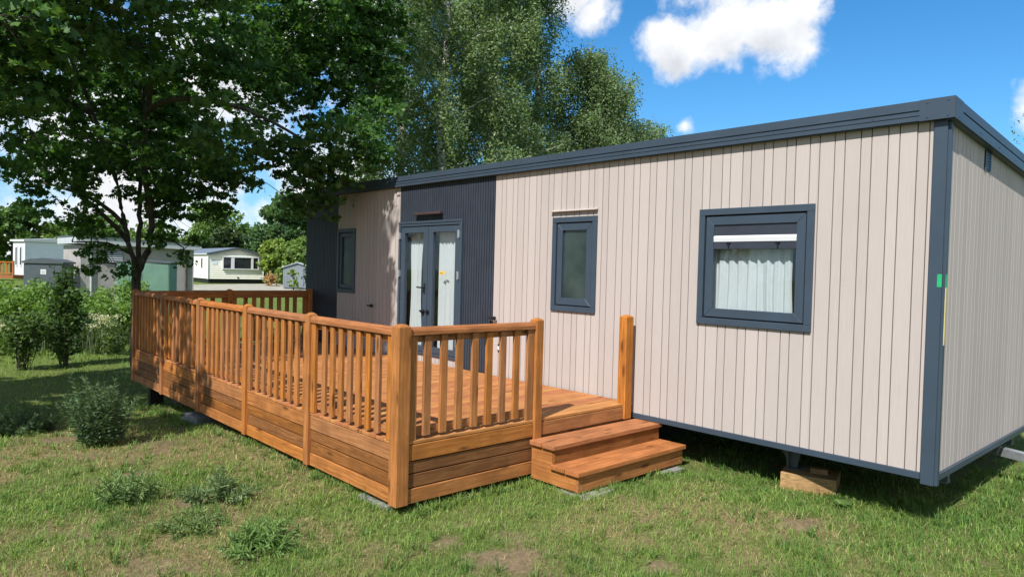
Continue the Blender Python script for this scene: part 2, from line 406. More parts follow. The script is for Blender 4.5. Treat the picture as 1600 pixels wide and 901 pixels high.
b.build('handle', M['black'], dl)
b = MB(); b.tube([(-7.15, -.0185, 1.14), (-7.15, -.05, 1.14)], .035, 12); b.tube([(-7.15, -.05, 1.14), (-7.15, -.07, 1.14)], .022, 12); b.tube([(-7.2, -.055, 1.15), (-7.15, -.055, 1.14)], .014, 8)
b.build('lock', M['black'], dl)
b = MB(); b.tube([(-7.03, -.0185, 1.14), (-7.03, -.045, 1.14)], .034, 12); b.box(-7.05, -7.01, -.06, -.045, 1.125, 1.155); b.build('lock', M['black'], dr)
for x, d in ((-6.274, dr), (-7.828, dl)):
    for z in (2.33, 1.72, .72):
        b = MB(); b.box(x - .014, x + .014, -.048, -.0185, z - .05, z + .05); b.tube([(x, -.052, z - .06), (x, -.052, z + .06)], .011, 8); b.build('hinge', M['galv'], d)
MB().box(-6.79, -6.71, .0095, .0115, 1.72, 1.75).box(-6.77, -6.65, .0095, .0115, 1.74, 1.775).build('patch', M['yellow'], dr)  # small yellow patch on the right door pane

def curtain(x0, x1, z0, z1, y, label, amp=.018, waves=9, seed=0, pinch=0.):
    r = random.Random(seed); n = waves * 10; rows = 14; b = MB(); ph = r.random() * 6
    vs = []
    for j in range(rows + 1):
        v = j / rows
        for i in range(n + 1):
            u = i / n; px = x0 + (x1 - x0) * u
            if pinch: px += pinch * math.sin(v * math.pi) * (.5 - u)
            d = amp * (math.sin(u * waves * 6.283 + ph + .6 * math.sin(u * 9 + v * 1.2)) + .5 * math.sin(u * waves * 11.7 + 1.3 + v))
            vs.append((px + .004 * math.sin(v * 5 + u * 20), y + d * (.55 + .45 * (1 - v)), z0 + (z1 - z0) * v))
    fs = [(j * (n + 1) + i, j * (n + 1) + i + 1, (j + 1) * (n + 1) + i + 1, (j + 1) * (n + 1) + i) for j in range(rows) for i in range(n)]
    b.add(vs, fs); o = b.build('curtain', M['curtain'], None, smooth=True)
    return tag(o, label, 'curtain', 'white net curtains')
curtain(-2.22, -1.29, 1.35, 2.2, .11, 'wide white net curtain behind the square window right of the steps', .02, 9, 1, .03)
curtain(-7.78, -7.36, .47, 2.45, .13, 'white net curtain behind the left glazed door leaf, beside the lever handle', .016, 5, 2, .12)
curtain(-6.97, -6.53, .47, 2.45, .13, 'white net curtain behind the right glazed door leaf with the yellow sticker', .022, 5, 3)

# ------------------------------------------------------------------ timber deck
deck = empty('timber_deck', (-3.02, -3.19, -.17), 0, 'orange-stained raised timber deck with baluster railing in front of the mobile home', 'deck')
def W(mb, name, mat, parent=deck, **k): return mb.build(name, mat, parent, world=True, **k)
DX0, DX1, DY = -10.96, -3.02, -3.19
b = MB(); x = DX0 + .02; i = 0
while x < DX1 - .03:
    e = min(x + .118, DX1 - .004); b.box(x, e - .007, -3.168 + .004 * random.random(), -.03, .332, .36); x = e
W(b, 'decking', M['deck_y'], bevel=.003)
b = MB()
for k in range(12): b.box(DX0 + .06, DX1 - .06, -3.10 + k * .275, -3.055 + k * .275, .17, .33)
W(b, 'joist', M['dark_x'])
ZB = [(-.168, -.046), (-.036, .074), (.084, .184), (.194, .326)]
def skirt(axis, a0, a1, at, rows=(0, 1, 2, 3), sgn=-1):
    for r in rows:
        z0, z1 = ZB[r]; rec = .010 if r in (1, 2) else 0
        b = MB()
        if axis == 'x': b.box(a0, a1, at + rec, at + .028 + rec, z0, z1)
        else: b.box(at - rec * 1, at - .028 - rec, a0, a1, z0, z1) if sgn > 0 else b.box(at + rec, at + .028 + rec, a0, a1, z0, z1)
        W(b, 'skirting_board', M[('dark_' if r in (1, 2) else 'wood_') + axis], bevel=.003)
PX = [-3.08 - 1.575 * k for k in range(6)]; PX[-1] = -10.905       # post centres along the front
for k in range(5):
    skirt('x', PX[k + 1] + .047, PX[k] - (.062 if k == 0 else .047), -3.166)
skirt('y', -3.066, -1.605, -3.036, sgn=1)
skirt('y', -1.505, -.2, -3.036, (3,), 1); 
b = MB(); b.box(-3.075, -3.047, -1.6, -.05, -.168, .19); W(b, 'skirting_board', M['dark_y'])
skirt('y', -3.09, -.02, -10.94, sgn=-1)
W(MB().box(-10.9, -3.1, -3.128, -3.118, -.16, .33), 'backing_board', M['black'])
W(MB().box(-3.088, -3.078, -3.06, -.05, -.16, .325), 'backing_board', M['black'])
def post(x0, x1, y0, y1, z0, z1, mat=None):
    b = MB(); h = .012
    b.box(x0, x1, y0, y1, z0, z1 - .010)
    w, d = x1 - x0, y1 - y0
    vs = [(x0, y0, z1 - .0099), (x1, y0, z1 - .0099), (x1, y1, z1 - .0099), (x0, y1, z1 - .0099), (x0 + w * .3, y0 + d * .3, z1 + h), (x1 - w * .3, y0 + d * .3, z1 + h), (x1 - w * .3, y1 - d * .3, z1 + h), (x0 + w * .3, y1 - d * .3, z1 + h)]
    b.add(vs, [(0, 1, 5, 4), (1, 2, 6, 5), (2, 3, 7, 6), (3, 0, 4, 7), (4, 5, 6, 7), (3, 2, 1, 0)])
    return W(b, 'post', M['wood_z'], bevel=.004)
post(-3.142, -3.020, -3.192, -3.070, -.172, 1.335)
for k in range(1, 5): post(PX[k] - .045, PX[k] + .045, -3.196, -3.106, -.17, 1.335)
post(-10.955, -10.862, -3.194, -3.10, -.17, 1.335)
post(-3.118, -3.018, -1.605, -1.508, -.17, 1.345)
post(-3.125, -3.015, -.205, -.085, .19, 1.34)
post(-10.955, -10.862, -1.66, -1.565, -.17, 1.335); post(-10.955, -10.862, -.115, -.02, -.17, 1.345)
_b = MB(); _b.box(-.035, .035, -.0125, .0125, .0, .855); 
def baluster_mesh(wx, wy):
    q = MB(); q.box(-wx / 2, wx / 2, -wy / 2, wy / 2, 0, .858); return q
BAL = {}
def railing(axis, a0, a1, at, inner, stiles, first, pitch, n, thin_end=False):
    """one panel: moulded handrail, two rails behind, end stiles, balusters as sub-parts.  at = outer face, inner = +1/-1 direction of the deck"""
    s = inner
    prof = [(0, 1.252), (.088, 1.252), (.088, 1.285), (.078, 1.306), (.060, 1.318), (.030, 1.318), (.010, 1.306), (0, 1.285)]
    b = MB(); b.prism([(at + s * (p[0] - .002), p[1]) for p in prof], axis, a0, a1)
    rl = W(b, 'railing', M['wood_' + axis], smooth=False)
    def bx(u0, u1, d0, d1, z0, z1):
        q = MB()
        if axis == 'x': q.box(u0, u1, at + s * d0, at + s * d1, z0, z1)
        else: q.box(at + s * d0, at + s * d1, u0, u1, z0, z1)
        return q
    for z0, z1 in ((.398, .462), (1.188, 1.2505)):
        W(bx(a0 + .003, a1 - .003, .047, .085, z0, z1), 'rail', M['wood_' + axis], rl, bevel=.003)
    for u0, u1 in stiles:
        W(bx(u0, u1, .012, .046, .362 if u1 - u0 > .06 else .37, 1.2505), 'stile', M['wood_z'], rl, bevel=.003)
    key = axis + str(s)
    for i in range(n):
        c = first + pitch * i + random.uniform(-.004, .004); d = at + s * .031
        loc = (c, d, .388 + random.uniform(-.006, .004)) if axis == 'x' else (d, c, .388 + random.uniform(-.006, .004))
        l = Vector(loc) - deck.location
        if key not in BAL:
            q = baluster_mesh(.072, .030) if axis == 'x' else baluster_mesh(.030, .074)
            BAL[key] = q.build('baluster', M['wood_z'], rl, bevel=.003); BAL[key].location = l
        else: copy_obj(BAL[key], l, rl)
for k in range(5):
    r0 = PX[k] - (.063 if k == 0 else .046); l0 = PX[k + 1] + .046
    p = (r0 - l0 - .17) / 8
    railing('x', l0, r0, -3.184, 1, [(l0 + .002, l0 + .082), (r0 - .082, r0 - .002)], l0 + .085 + p, p, 7)
railing('y', -3.069, -1.606, -3.036, -1, [(-3.066, -2.984), (-1.69, -1.608)], -2.868, .1735, 7)
for y0, y1 in ((-3.098, -1.662), (-1.563, -.117)):
    p = (y1 - y0 - .17) / 8
    railing('y', y0, y1, -10.945, 1, [(y0 + .002, y0 + .082), (y1 - .082, y1 - .002)], y0 + .085 + p, p, 7)
for x, y, z in ((-10.45, -2.95, -.57), (-8.25, -2.9, -.25), (-6.05, -2.92, -.31), (-3.45, -2.85, -.2), (-10.45, -.6, -.57), (-6.5, -.6, -.3)):
    W(MB().box(x - .06, x + .06, y - .10, y + .10, z, .17), 'foot', M['black'])

# steps
st = empty('wooden_steps', (-2.7, -.8, -.2), 0, 'two-tread open timber steps at the right end of the deck', 'steps')
S = lambda mb, name, mat, parent=st, **k: mb.build(name, mat, parent, world=True, **k)
for y in (-1.625, .005):
    b = MB(); b.prism([(-3.012, -.195), (-2.425, -.195), (-2.425, -.046), (-2.735, -.046), (-2.735, .134), (-3.012, .134)], 'y', y - .016, y + .016); S(b, 'stringer', M['wood_x'], bevel=.003)
for xa, xb, z in ((-3.014, -2.86, .135), (-2.852, -2.685, .135), (-2.733, -2.552, -.045), (-2.544, -2.372, -.045)):
    S(MB().box(xa, xb, -1.672, .05, z, z + .044), 'tread', M['deck_y'], bevel=.006, seg=2)
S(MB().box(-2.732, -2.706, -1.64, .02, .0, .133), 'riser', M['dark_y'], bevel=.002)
rz_ = S(MB().box(-2.424, -2.398, -1.641, .022, -.197, -.047), 'riser', M['wood_y'], bevel=.002)
b = MB()
for y in (-1.6, -.03):
    for z in (-.16, -.09): b.tube([(-2.399, y, z), (-2.396, y, z)], .006, 6)
S(b, 'screw', M['galv'])

# slabs and blocks the deck and home stand on
def slab(x, y, rz, w, d, h, label, z=None, mat='concrete', name='concrete_slab', cat='slab', group='concrete slabs under the deck and steps'):
    z = float(ground_z(x, y)) - .02 if z is None else z
    b = MB(); b.box(-w / 2, w / 2, -d / 2, d / 2, 0, h); o = b.build(name, M[mat], None, bevel=.006, seg=2)
    o.location = (x, y, z); o.rotation_euler = (random.uniform(-.01, .01), random.uniform(-.01, .01), rz)
    return tag(o, label, cat, group)
slab(-3.42, -2.97, .05, .45, .42, .05, 'pale concrete slab under the front corner of the timber deck')
slab(-2.47, -1.44, .06, .36, .44, .045, 'pale concrete slab under the near corner of the steps')
slab(-2.46, -.24, -.1, .26, .40, .04, 'pale concrete slab under the far end of the lowest step, by the home')
zz = float(ground_z(-8.2, -2.95)) - .01
slab(-8.2, -2.95, .08, .52, .44, .055, 'lower of the two stacked slabs under the middle of the deck edge', zz)
slab(-8.22, -2.94, .02, .48, .40, .055, 'upper of the two stacked slabs under the middle of the deck edge', zz + .057)
slab(-10.45, -2.95, .0, .30, .30, .04, 'small pale slab under the far left foot of the deck', float(ground_z(-10.45, -2.95)) - .03)
tag(slab(-6.05, -2.93, .05, .36, .3, .11, 'brown timber offcut lying under the long side of the deck', None, 'dark_x', 'timber_offcut', 'timber block', None), kind=None)
blk = slab(-1.195, .43, .30, .50, .40, .17, 'thick raw timber sleeper block under the mobile home beside the steps', -.255, 'raw', 'sleeper_block', 'timber block', None)
slab(-1.12, .44, .45, .16, .09, .05, 'small timber wedge lying on the thick sleeper block', -.084, 'raw', 'timber_wedge', 'timber wedge', None)
for o in ('timber_offcut', 'sleeper_block', 'timber_wedge'):
    q = bpy.data.objects[o]
    if 'group' in q: del q['group']

# ------------------------------------------------------------------ terrain and grass
CAM = Vector((1.8037, -6.3903, 1.8187))
BARE = [(-1.74, -3.06, .36), (-1.45, -3.35, .22), (-1.06, -2.31, .13), (-.57, -1.72, .15), (-2.3, -3.2, .14), (-.75, -.75, .16),
        (-4.35, -4.35, .15), (-5.6, -4.5, .18), (-8.0, -4.75, .25), (-3.3, -3.9, .13), (.35, -1.1, .10), (-6.3, -4.05, .14)]
def bumps(x, y):
    r = np.hypot(x + 4, y + 3)
    return (vnoise(x, y, 1.1) - .5) * .035 * ss(40, 12, r) + (vnoise(x, y, 4.3) - .5) * .018 * ss(25, 8, r)
def gz(x, y): return ground_z(x, y) + bumps(x, y)
def bareness(x, y):
    x = np.asarray(x, float); y = np.asarray(y, float); b = np.zeros_like(x)
    wob = (vnoise(x, y, 7.) - .5) * .22 + (vnoise(x, y, 19.) - .5) * .12
    for bx, by, br in BARE:
        d = np.hypot(x - bx, (y - by)) + wob; b = np.maximum(b, ss(br, br * .45, d))
    n = vnoise(x, y, 1.7) * .5 + vnoise(x + 9, y, 4.9) * .3 + vnoise(x, y + 5, 13.) * .2
    lush = ss(-1.6, .6, x)
    b = np.maximum(b, ss(.65 + .08 * lush, .78 + .08 * lush, n) * .75)
    return b * ss(-13, -9, x)
def dryness(x, y):
    n = vnoise(x + 3, y, .55) * .45 + vnoise(x, y, 2.3) * .35 + vnoise(x, y + 7, 8.) * .2
    return np.clip(ss(.38, .74, n) * (1 - .6 * ss(-1.5, 1., x)) * ss(-13, -8, x) + .12, 0, 1)

def tints(n, g, a, b, warm=.0):
    k = g.random(n)[:, None]; c = np.array(a) * (1 - k) + np.array(b) * k
    return c * (.75 + .5 * g.random(n))[:, None]
def axis_coords(segs):
    out = []
    for a, b, st in segs: out.append(np.arange(a, b, st))
    return np.concatenate(out + [np.array([segs[-1][1]])])
gx = axis_coords([(-420, -140, 20), (-140, -60, 5), (-60, -20, 1.0), (-20, -12, .25), (-12, 3, .055), (3, 8, .3), (8, 40, 3), (40, 300, 20)])
gy = axis_coords([(-300, -60, 20), (-60, -12, 3), (-12, -7, .3), (-7, 2, .055), (2, 8, .25), (8, 45, 1.0), (45, 120, 5), (120, 420, 20)])
X, Y = np.meshgrid(gx, gy); Zg = gz(X, Y); nx, ny = len(gx), len(gy)
me = bpy.data.meshes.new('ground'); nV = nx * ny
me.vertices.add(nV); me.vertices.foreach_set('co', np.stack([X, Y, Zg], -1).astype(np.float32).ravel())
idx = np.arange(nV).reshape(ny, nx); q = np.stack([idx[:-1, :-1], idx[:-1, 1:], idx[1:, 1:], idx[1:, :-1]], -1).reshape(-1, 4)
me.loops.add(q.size); me.loops.foreach_set('vertex_index', q.astype(np.int32).ravel())
me.polygons.add(len(q)); me.polygons.foreach_set('loop_start', np.arange(0, q.size, 4, dtype=np.int32)); me.polygons.foreach_set('loop_total', np.full(len(q), 4, np.int32))
me.polygons.foreach_set('use_smooth', np.ones(len(q), bool))
a = me.attributes.new('tint', 'FLOAT_COLOR', 'POINT')
br = bareness(X, Y)[..., None]; dr = dryness(X, Y)[..., None]; far = ss(13, 22, np.hypot(X - 1.8, Y + 6.4))[..., None]
soil = np.array([.20, .155, .10]); turf = np.array([.11, .155, .042]); straw = np.array([.21, .17, .09]); fieldc = np.array([.13, .185, .045])
c = (turf * (1 - dr) + straw * dr); c = c * (1 - br) + soil * br; c = c * (1 - far) + fieldc * far
a.data.foreach_set('color', np.concatenate([c, np.ones_like(br)], -1).astype(np.float32).ravel())
t = NT('lawn_ground'); pos = t.n('ShaderNodeNewGeometry').outputs['Position']; ca = t.n('ShaderNodeAttribute', attribute_name='tint').outputs['Color']
f1 = t.noise(pos, 22, 6, .7); f2 = t.noise(pos, 140, 3, .6); f3 = t.noise(pos, .35, 4, .6)
col = t.mix(1., ca, t.ramp(f1, [(.3, (.55, .52, .48)), (.7, (1.35, 1.3, 1.25))]), 'MULTIPLY')
col = t.mix(1., col, t.ramp(f2, [(.3, (.7, .7, .7)), (.7, (1.2, 1.2, 1.2))]), 'MULTIPLY')
col = t.mix(1., col, t.ramp(f3, [(.3, (.8, .85, .8)), (.7, (1.15, 1.1, 1.05))]), 'MULTIPLY')
me.materials.append(t.bsdf(col, .95, .1, f2, .6, .02)); me.update(calc_edges=True)
ground = bpy.data.objects.new('ground', me); COL.objects.link(ground); ground['kind'] = 'structure'

# blades : mown lawn, straw and clumps
def blades(N, rmin, rmax, seed, hscale):
    g = np.random.default_rng(seed)
    r = rmin * (rmax / rmin) ** g.random(N) if rmax / rmin > 6 else rmin + (rmax - rmin) * g.random(N)
    th = math.atan2(.677, -.735) + (g.random(N) - .5) * R(118)
    x = CAM.x + r * np.cos(th); y = CAM.y + r * np.sin(th)
    b = bareness(x, y); d = dryness(x, y); cl = vnoise(x, y, 3.1) * .6 + vnoise(x, y, 9.) * .4
    keep = g.random(N) > np.maximum(b * .97, ss(.55, .25, cl) * .5)
    keep &= ~((x > -10.8) & (x < -3.2) & (y > -2.7) & (y < 3.9)); keep &= ~((x > -11.2) & (x < -.3) & (y > 1.6) & (y < 3.9))
    x, y, r, b, d, cl = (k[keep] for k in (x, y, r, b, d, cl)); n = len(x)
    lush = ss(-1.6, .6, x) + ss(-15, -18, x)
    isstraw = g.random(n) < (d * .36 + .03)
    h = (.022 + .038 * g.random(n) ** 1.6 + .022 * ss(.5, .75, cl) * g.random(n) + .012 * lush) * hscale
    h = np.where(isstraw, h * .8, h)
    h *= 1 + .9 * ss(-16.5, -18.5, x)
    w = np.maximum(.0028, r * .00062) * (.6 + .9 * g.random(n))
    yaw = g.random(n) * 6.283; lean = np.where(isstraw, .9 + .6 * g.random(n), .25 + 1.2 * g.random(n))
    dirx, diry = np.cos(yaw), np.sin(yaw); px, py = -diry, dirx
    z = gz(x, y) - .004
    l1 = lean * .6; l2 = lean * 1.25
    H = h * (1 + .6 * lean)
    P0 = np.stack([x, y, z], -1)
    P1 = P0 + np.stack([dirx * np.sin(l1) * H * .55, diry * np.sin(l1) * H * .55, np.cos(l1) * H * .55], -1)
    P2 = P1 + np.stack([dirx * np.sin(l2) * H * .5, diry * np.sin(l2) * H * .5, np.cos(l2) * H * .5], -1)
    S_ = np.stack([px * w, py * w, np.zeros(n)], -1)
    V = np.stack([P0 - S_ * .5, P0 + S_ * .5, P1 + S_ * .42, P1 - S_ * .42, P1 - S_ * .42, P1 + S_ * .42, P2 + S_ * .08, P2 - S_ * .08], 1)
    gm = vnoise(x, y, .8) * .6 + vnoise(x, y, 5.) * .4
    ga = np.array([.075, .175, .030]); gb = np.array([.225, .320, .062]); k = np.clip(gm + (g.random(n) - .5) * .7, 0, 1)[:, None]
    col = ga * (1 - k) + gb * k
    sc = np.array([.37, .315, .145]) * (.65 + .6 * g.random(n))[:, None]
    col = np.where(isstraw[:, None], sc, col) * (.6 + .8 * g.random(n))[:, None]
    return V, col
Vs, Cs = zip(*[blades(260000, 1.6, 7.5, 1, 1.0), blades(150000, 6.5, 14, 2, 1.05), blades(60000, 13, 26, 3, 1.25)])
def tufts(n, seed):
    g = np.random.default_rng(seed); k = 16
    r = 2.2 + 11 * g.random(n) ** 1.3; th = math.atan2(.677, -.735) + (g.random(n) - .5) * R(112)
    cx = CAM.x + r * np.cos(th); cy = CAM.y + r * np.sin(th)
    ex = np.concatenate([-11.2 + 8.2 * g.random(90), -3.0 + .12 * g.random(40), -2.4 + .1 * g.random(22), -2.3 + 2.4 * g.random(120), .05 + .25 * g.random(60), -1.55 + .7 * g.random(22)])
    ey = np.concatenate([-3.28 + .16 * g.random(90), -3.15 + 1.5 * g.random(40), -1.7 + 1.7 * g.random(22), .25 + .5 * g.random(120), .2 + 3.2 * g.random(60), .24 + .1 * g.random(22)])
    m = ~((cx > -10.9) & (cx < -2.4) & (cy > -3.1)) & (bareness(cx, cy) < .5)
    cx, cy = np.concatenate([cx[m], ex]), np.concatenate([cy[m], ey]); n = len(cx)
    L = (.05 + .06 * g.random(n) ** 1.5)[:, None] * (.5 + .7 * g.random((n, k))); az = g.random((n, k)) * 6.283; ln = .2 + 1.15 * g.random((n, k)) ** 1.2
    x = cx[:, None] + np.cos(az) * .035 * g.random((n, k)); y = cy[:, None] + np.sin(az) * .035 * g.random((n, k))
    P0 = np.stack([x, y, gz(x, y) - .004], -1); d = np.stack([np.cos(az), np.sin(az), 0 * az], -1); s = np.stack([-np.sin(az), np.cos(az), 0 * az], -1) * (.0032 + .0009 * np.hypot(cx - CAM.x, cy - CAM.y) / 3)[:, None, None]
    up = np.array([0, 0, 1.]); P1 = P0 + (d * np.sin(ln * .5)[..., None] + up * np.cos(ln * .5)[..., None]) * L[..., None] * .6; P2 = P1 + (d * np.sin(ln * 1.3)[..., None] + up * np.cos(ln * 1.3)[..., None]) * L[..., None] * .6
    V = np.stack([P0 - s * .6, P0 + s * .6, P1 + s * .6, P1 - s * .6, P1 - s * .6, P1 + s * .6, P2 + s * .1, P2 - s * .1], 2).reshape(n * k, 8, 3)
    t_ = g.random(n)[:, None, None]; c = np.array([.07, .155, .035]) * (1 - t_) + np.array([.20, .27, .06]) * t_
    return V, (c * (.7 + .6 * g.random((n, k, 1)))).reshape(-1, 3)
tv, tc = tufts(1500, 8)
Vs = list(Vs) + [tv]; Cs = list(Cs) + [tc]
lawn = np_mesh('grass', np.concatenate(Vs), 4, np.concatenate(Cs), M['grass'])
tag(lawn, 'short mown lawn grass with dry straw patches around the deck', 'grass', kind='stuff')

# clippings and dead leaves lying in the lawn
g = np.random.default_rng(77); n = 900; r = 1.8 + 8 * g.random(n); th = math.atan2(.677, -.735) + (g.random(n) - .5) * R(110)
lx = CAM.x + r * np.cos(th); ly = CAM.y + r * np.sin(th); k = ~((lx > -11) & (lx < -2.4) & (ly > -3.2)); lx, ly = lx[k], ly[k]; n = len(lx)
az = g.random(n) * 6.283; ll = .012 + .035 * g.random(n) ** 3; ww = np.where(g.random(n) < .6, .0025, ll * .35)
d = np.stack([np.cos(az), np.sin(az), g.normal(size=n) * .25], -1) * ll[:, None]; s = np.stack([-np.sin(az), np.cos(az), g.normal(size=n) * .3], -1) * ww[:, None]
p = np.stack([lx, ly, gz(lx, ly) + .012 + .012 * g.random(n)], -1)
tag(np_mesh('fallen_leaves', np.stack([p - d, p + s, p + d, p - s], 1), 4, tints(n, g, (.20, .13, .06), (.52, .44, .28)), M['grass']), 'scattered dry clippings and dead leaves lying in the lawn', 'leaf litter', kind='stuff')

# gravel road far behind
b = MB(); n = 60
for i in range(n + 1):
    u = -1.2 + 3.4 * i / n
    for p, q in (((-40.06, 7.21), (-39.2, 13.62)), ((-45.6, 9.0), (-48.7, 18.26))):
        x = p[0] + (q[0] - p[0]) * u; y = p[1] + (q[1] - p[1]) * u
        b.v.append((x, y, float(gz(x, y)) + .06))
for i in range(n): b.f.append((2 * i, 2 * i + 1, 2 * i + 3, 2 * i + 2)); b.mi.append(0)
b.build('gravel_road', m_plain('pale_gravel', (.33, .31, .25), .95, .1, .2, 2.), None)['kind'] = 'structure'

# ------------------------------------------------------------------ foliage
def unit(v): return v / np.maximum(np.linalg.norm(v, axis=-1, keepdims=True), 1e-9)
MAPLE = np.array([(0, 0), (.46, .08), (.30, .34), (.52, .66), (.19, .60), (0, 1.02), (-.19, .60), (-.52, .66), (-.30, .34), (-.46, .08)])
OVAL = np.array([(0, 0), (.27, .38), (0, 1.), (-.27, .38)]); 
def leaves(P, size, g, tmpl, up=.6, fold=.12, normal=None):
    n = len(P); N = g.normal(size=(n, 3)); N[:, 2] += up * 2.2
    if normal is not None: N += normal
    N = unit(N); T = unit(np.cross(N, g.normal(size=(n, 3)))); B = np.cross(N, T)
    s = (size * (.65 + .7 * g.random(n)))[:, None, None]
    tx = tmpl[None, :, 0, None]; ty = tmpl[None, :, 1, None] - .5
    return P[:, None, :] + s * (tx * T[:, None] + ty * B[:, None] - fold * np.abs(tx) * N[:, None] * 2 - .1 * ty * ty * N[:, None])
def blob_points(blobs, per, g, clump_r, clump_n, flat=.35):
    pts = []
    for x, y, z, r in blobs:
        m = max(2, int(per * (r / .7) ** 2.2)); d = unit(g.normal(size=(m, 3))) * (g.random(m) ** .42)[:, None] * r
        c = np.array([x, y, z]) + d * np.array([1, 1, .8])
        q = unit(g.normal(size=(m, clump_n, 3))) * (g.random((m, clump_n, 1)) ** .5) * clump_r * (.7 + .6 * g.random((m, 1, 1)))
        q[..., 2] = q[..., 2] * flat - .25 * clump_r * (q[..., 0] ** 2 + q[..., 1] ** 2) / clump_r ** 2
        pts.append((c[:, None] + q).reshape(-1, 3))
    return np.concatenate(pts)
def parse(s): return [tuple(float(k) for k in q.split(',')) for q in s.split(';')]
def limb(mb, a, b, r0, r1, rnd, sag=.12, n=5):
    a, b = Vector(a), Vector(b); L = (b - a).length; mid = a.lerp(b, .5) + Vector((rnd.uniform(-.1, .1) * L, rnd.uniform(-.1, .1) * L, sag * L))
    pts = [a.lerp(mid, i / n).lerp(mid.lerp(b, i / n), i / n) for i in range(n + 1)]
    mb.tube(pts, [r0 + (r1 - r0) * (i / n) ** .7 for i in range(n + 1)], 6); return pts

def big_tree(name, base, stems, blobs, label, seed, per, size, ca, cb, r_trunk, twig=.016):
    rnd = random.Random(seed); g = np.random.default_rng(seed); leaf_n = 24
    root = empty(name, base, 0, label, 'tree')
    b = MB(); nodes = []
    for path, r0, r1 in stems:
        m = len(path); pts = []
        for i in range(m - 1):
            for k in range(5):
                u = k / 5; p0 = Vector(path[max(i - 1, 0)]); p1 = Vector(path[i]); p2 = Vector(path[i + 1]); p3 = Vector(path[min(i + 2, m - 1)])
                pts.append(.5 * ((2 * p1) + (p2 - p0) * u + (2 * p0 - 5 * p1 + 4 * p2 - p3) * u * u + (3 * p1 - p0 - 3 * p2 + p3) * u ** 3))
        pts.append(Vector(path[-1])); n = len(pts)
        pts = [p + Vector((rnd.uniform(-.02, .02), rnd.uniform(-.02, .02), 0)) for p in pts]
        b.tube(pts, [r0 + (r1 - r0) * i / (n - 1) for i in range(n)], 10 if r0 > .12 else 7)
        nodes += [(p, max(.02, r0 + (r1 - r0) * i / (n - 1))) for i, p in enumerate(pts) if p.z > base[2] + 2.0]
    tips = []
    for x, y, z, r in sorted(blobs, key=lambda q: (Vector(q[:3]) - Vector(base)).length):
        p = Vector((x, y, z)); best = min(nodes, key=lambda q: (q[0] - p).length + .9 * max(0, q[0].z - p.z))
        rr = min(best[1] * .7, .018 + .010 * (best[0] - p).length)
        pts = limb(b, best[0], p, rr, .008, rnd, .10)
        nodes += [(q, rr * .7) for q in pts[3:]]
        for k in range(4):
            d = Vector((rnd.gauss(0, 1), rnd.gauss(0, 1), rnd.gauss(-.1, .6))).normalized() * r * .9
            limb(b, pts[-2], p + d, .007, .003, rnd, .05, 3)
    b.build('trunk', M['bark'], root, world=True, smooth=True)
    P = blob_points(blobs, per, g, .24, leaf_n)
    V = leaves(P, size, g, MAPLE, .42, .14)
    np_mesh('crown', V.reshape(-1, 3), 10, tints(len(P), g, ca, cb), M['maple_leaf'], root, base)
    return root
RT = Vector((.677, .736, 0)); FW = Vector((-.735, .677, 0))
BA = Vector((-13.61, -2.46, -.6))
def A(s, z, d=0.): p = BA + RT * s + FW * d; return (p.x, p.y, z)
stemsA = [([A(0, -.65), A(0, .2), A(.02, 1.1), A(.0, 1.75)], .10, .085),
          ([A(-.02, 1.6), A(-.13, 2.1), A(-.25, 2.6), A(-.32, 3.4, -.2), A(-.6, 5, -.8), A(-1.0, 7, -1.6)], .052, .03),
          ([A(.02, 1.6), A(.01, 2.4, .1), A(-.05, 3.4, .2), A(.2, 5.2, -.2), A(.3, 8.0, -.8)], .052, .03),
          ([A(.04, 1.6), A(.26, 2.15), A(.38, 2.8, -.2), A(.55, 3.7, -.8), A(1.4, 5.4, -2.2), A(2.2, 6.8, -4.2)], .068, .04),
          ([A(-.22, 2.5), A(-.7, 2.95, -.1), A(-1.5, 3.25, -.2), A(-2.2, 3.35, -.2)], .05, .015),
          ([A(-.16, 2.2), A(-.55, 2.75, -.3), A(-1.0, 3.3, -.6), A(-1.5, 4.2, -1.)], .05, .02),
          ([A(-.10, 1.95), A(-.5, 2.15, -.2), A(-1.1, 2.15, -.3)], .03, .01),
          ([A(.3, 2.3), A(.7, 2.25, -.1), A(1.0, 2.1, -.1)], .03, .01),
          ([A(.9, 4.5, -1.4), A(1.8, 4.6, -2.0), A(3.0, 4.4, -2.2), A(4.0, 3.9, -2.)], .06, .02),
          ([A(-.5, 4.6, -.7), A(-1.6, 5.0, -2.5), A(-2.6, 5.2, -4.)], .07, .02)]
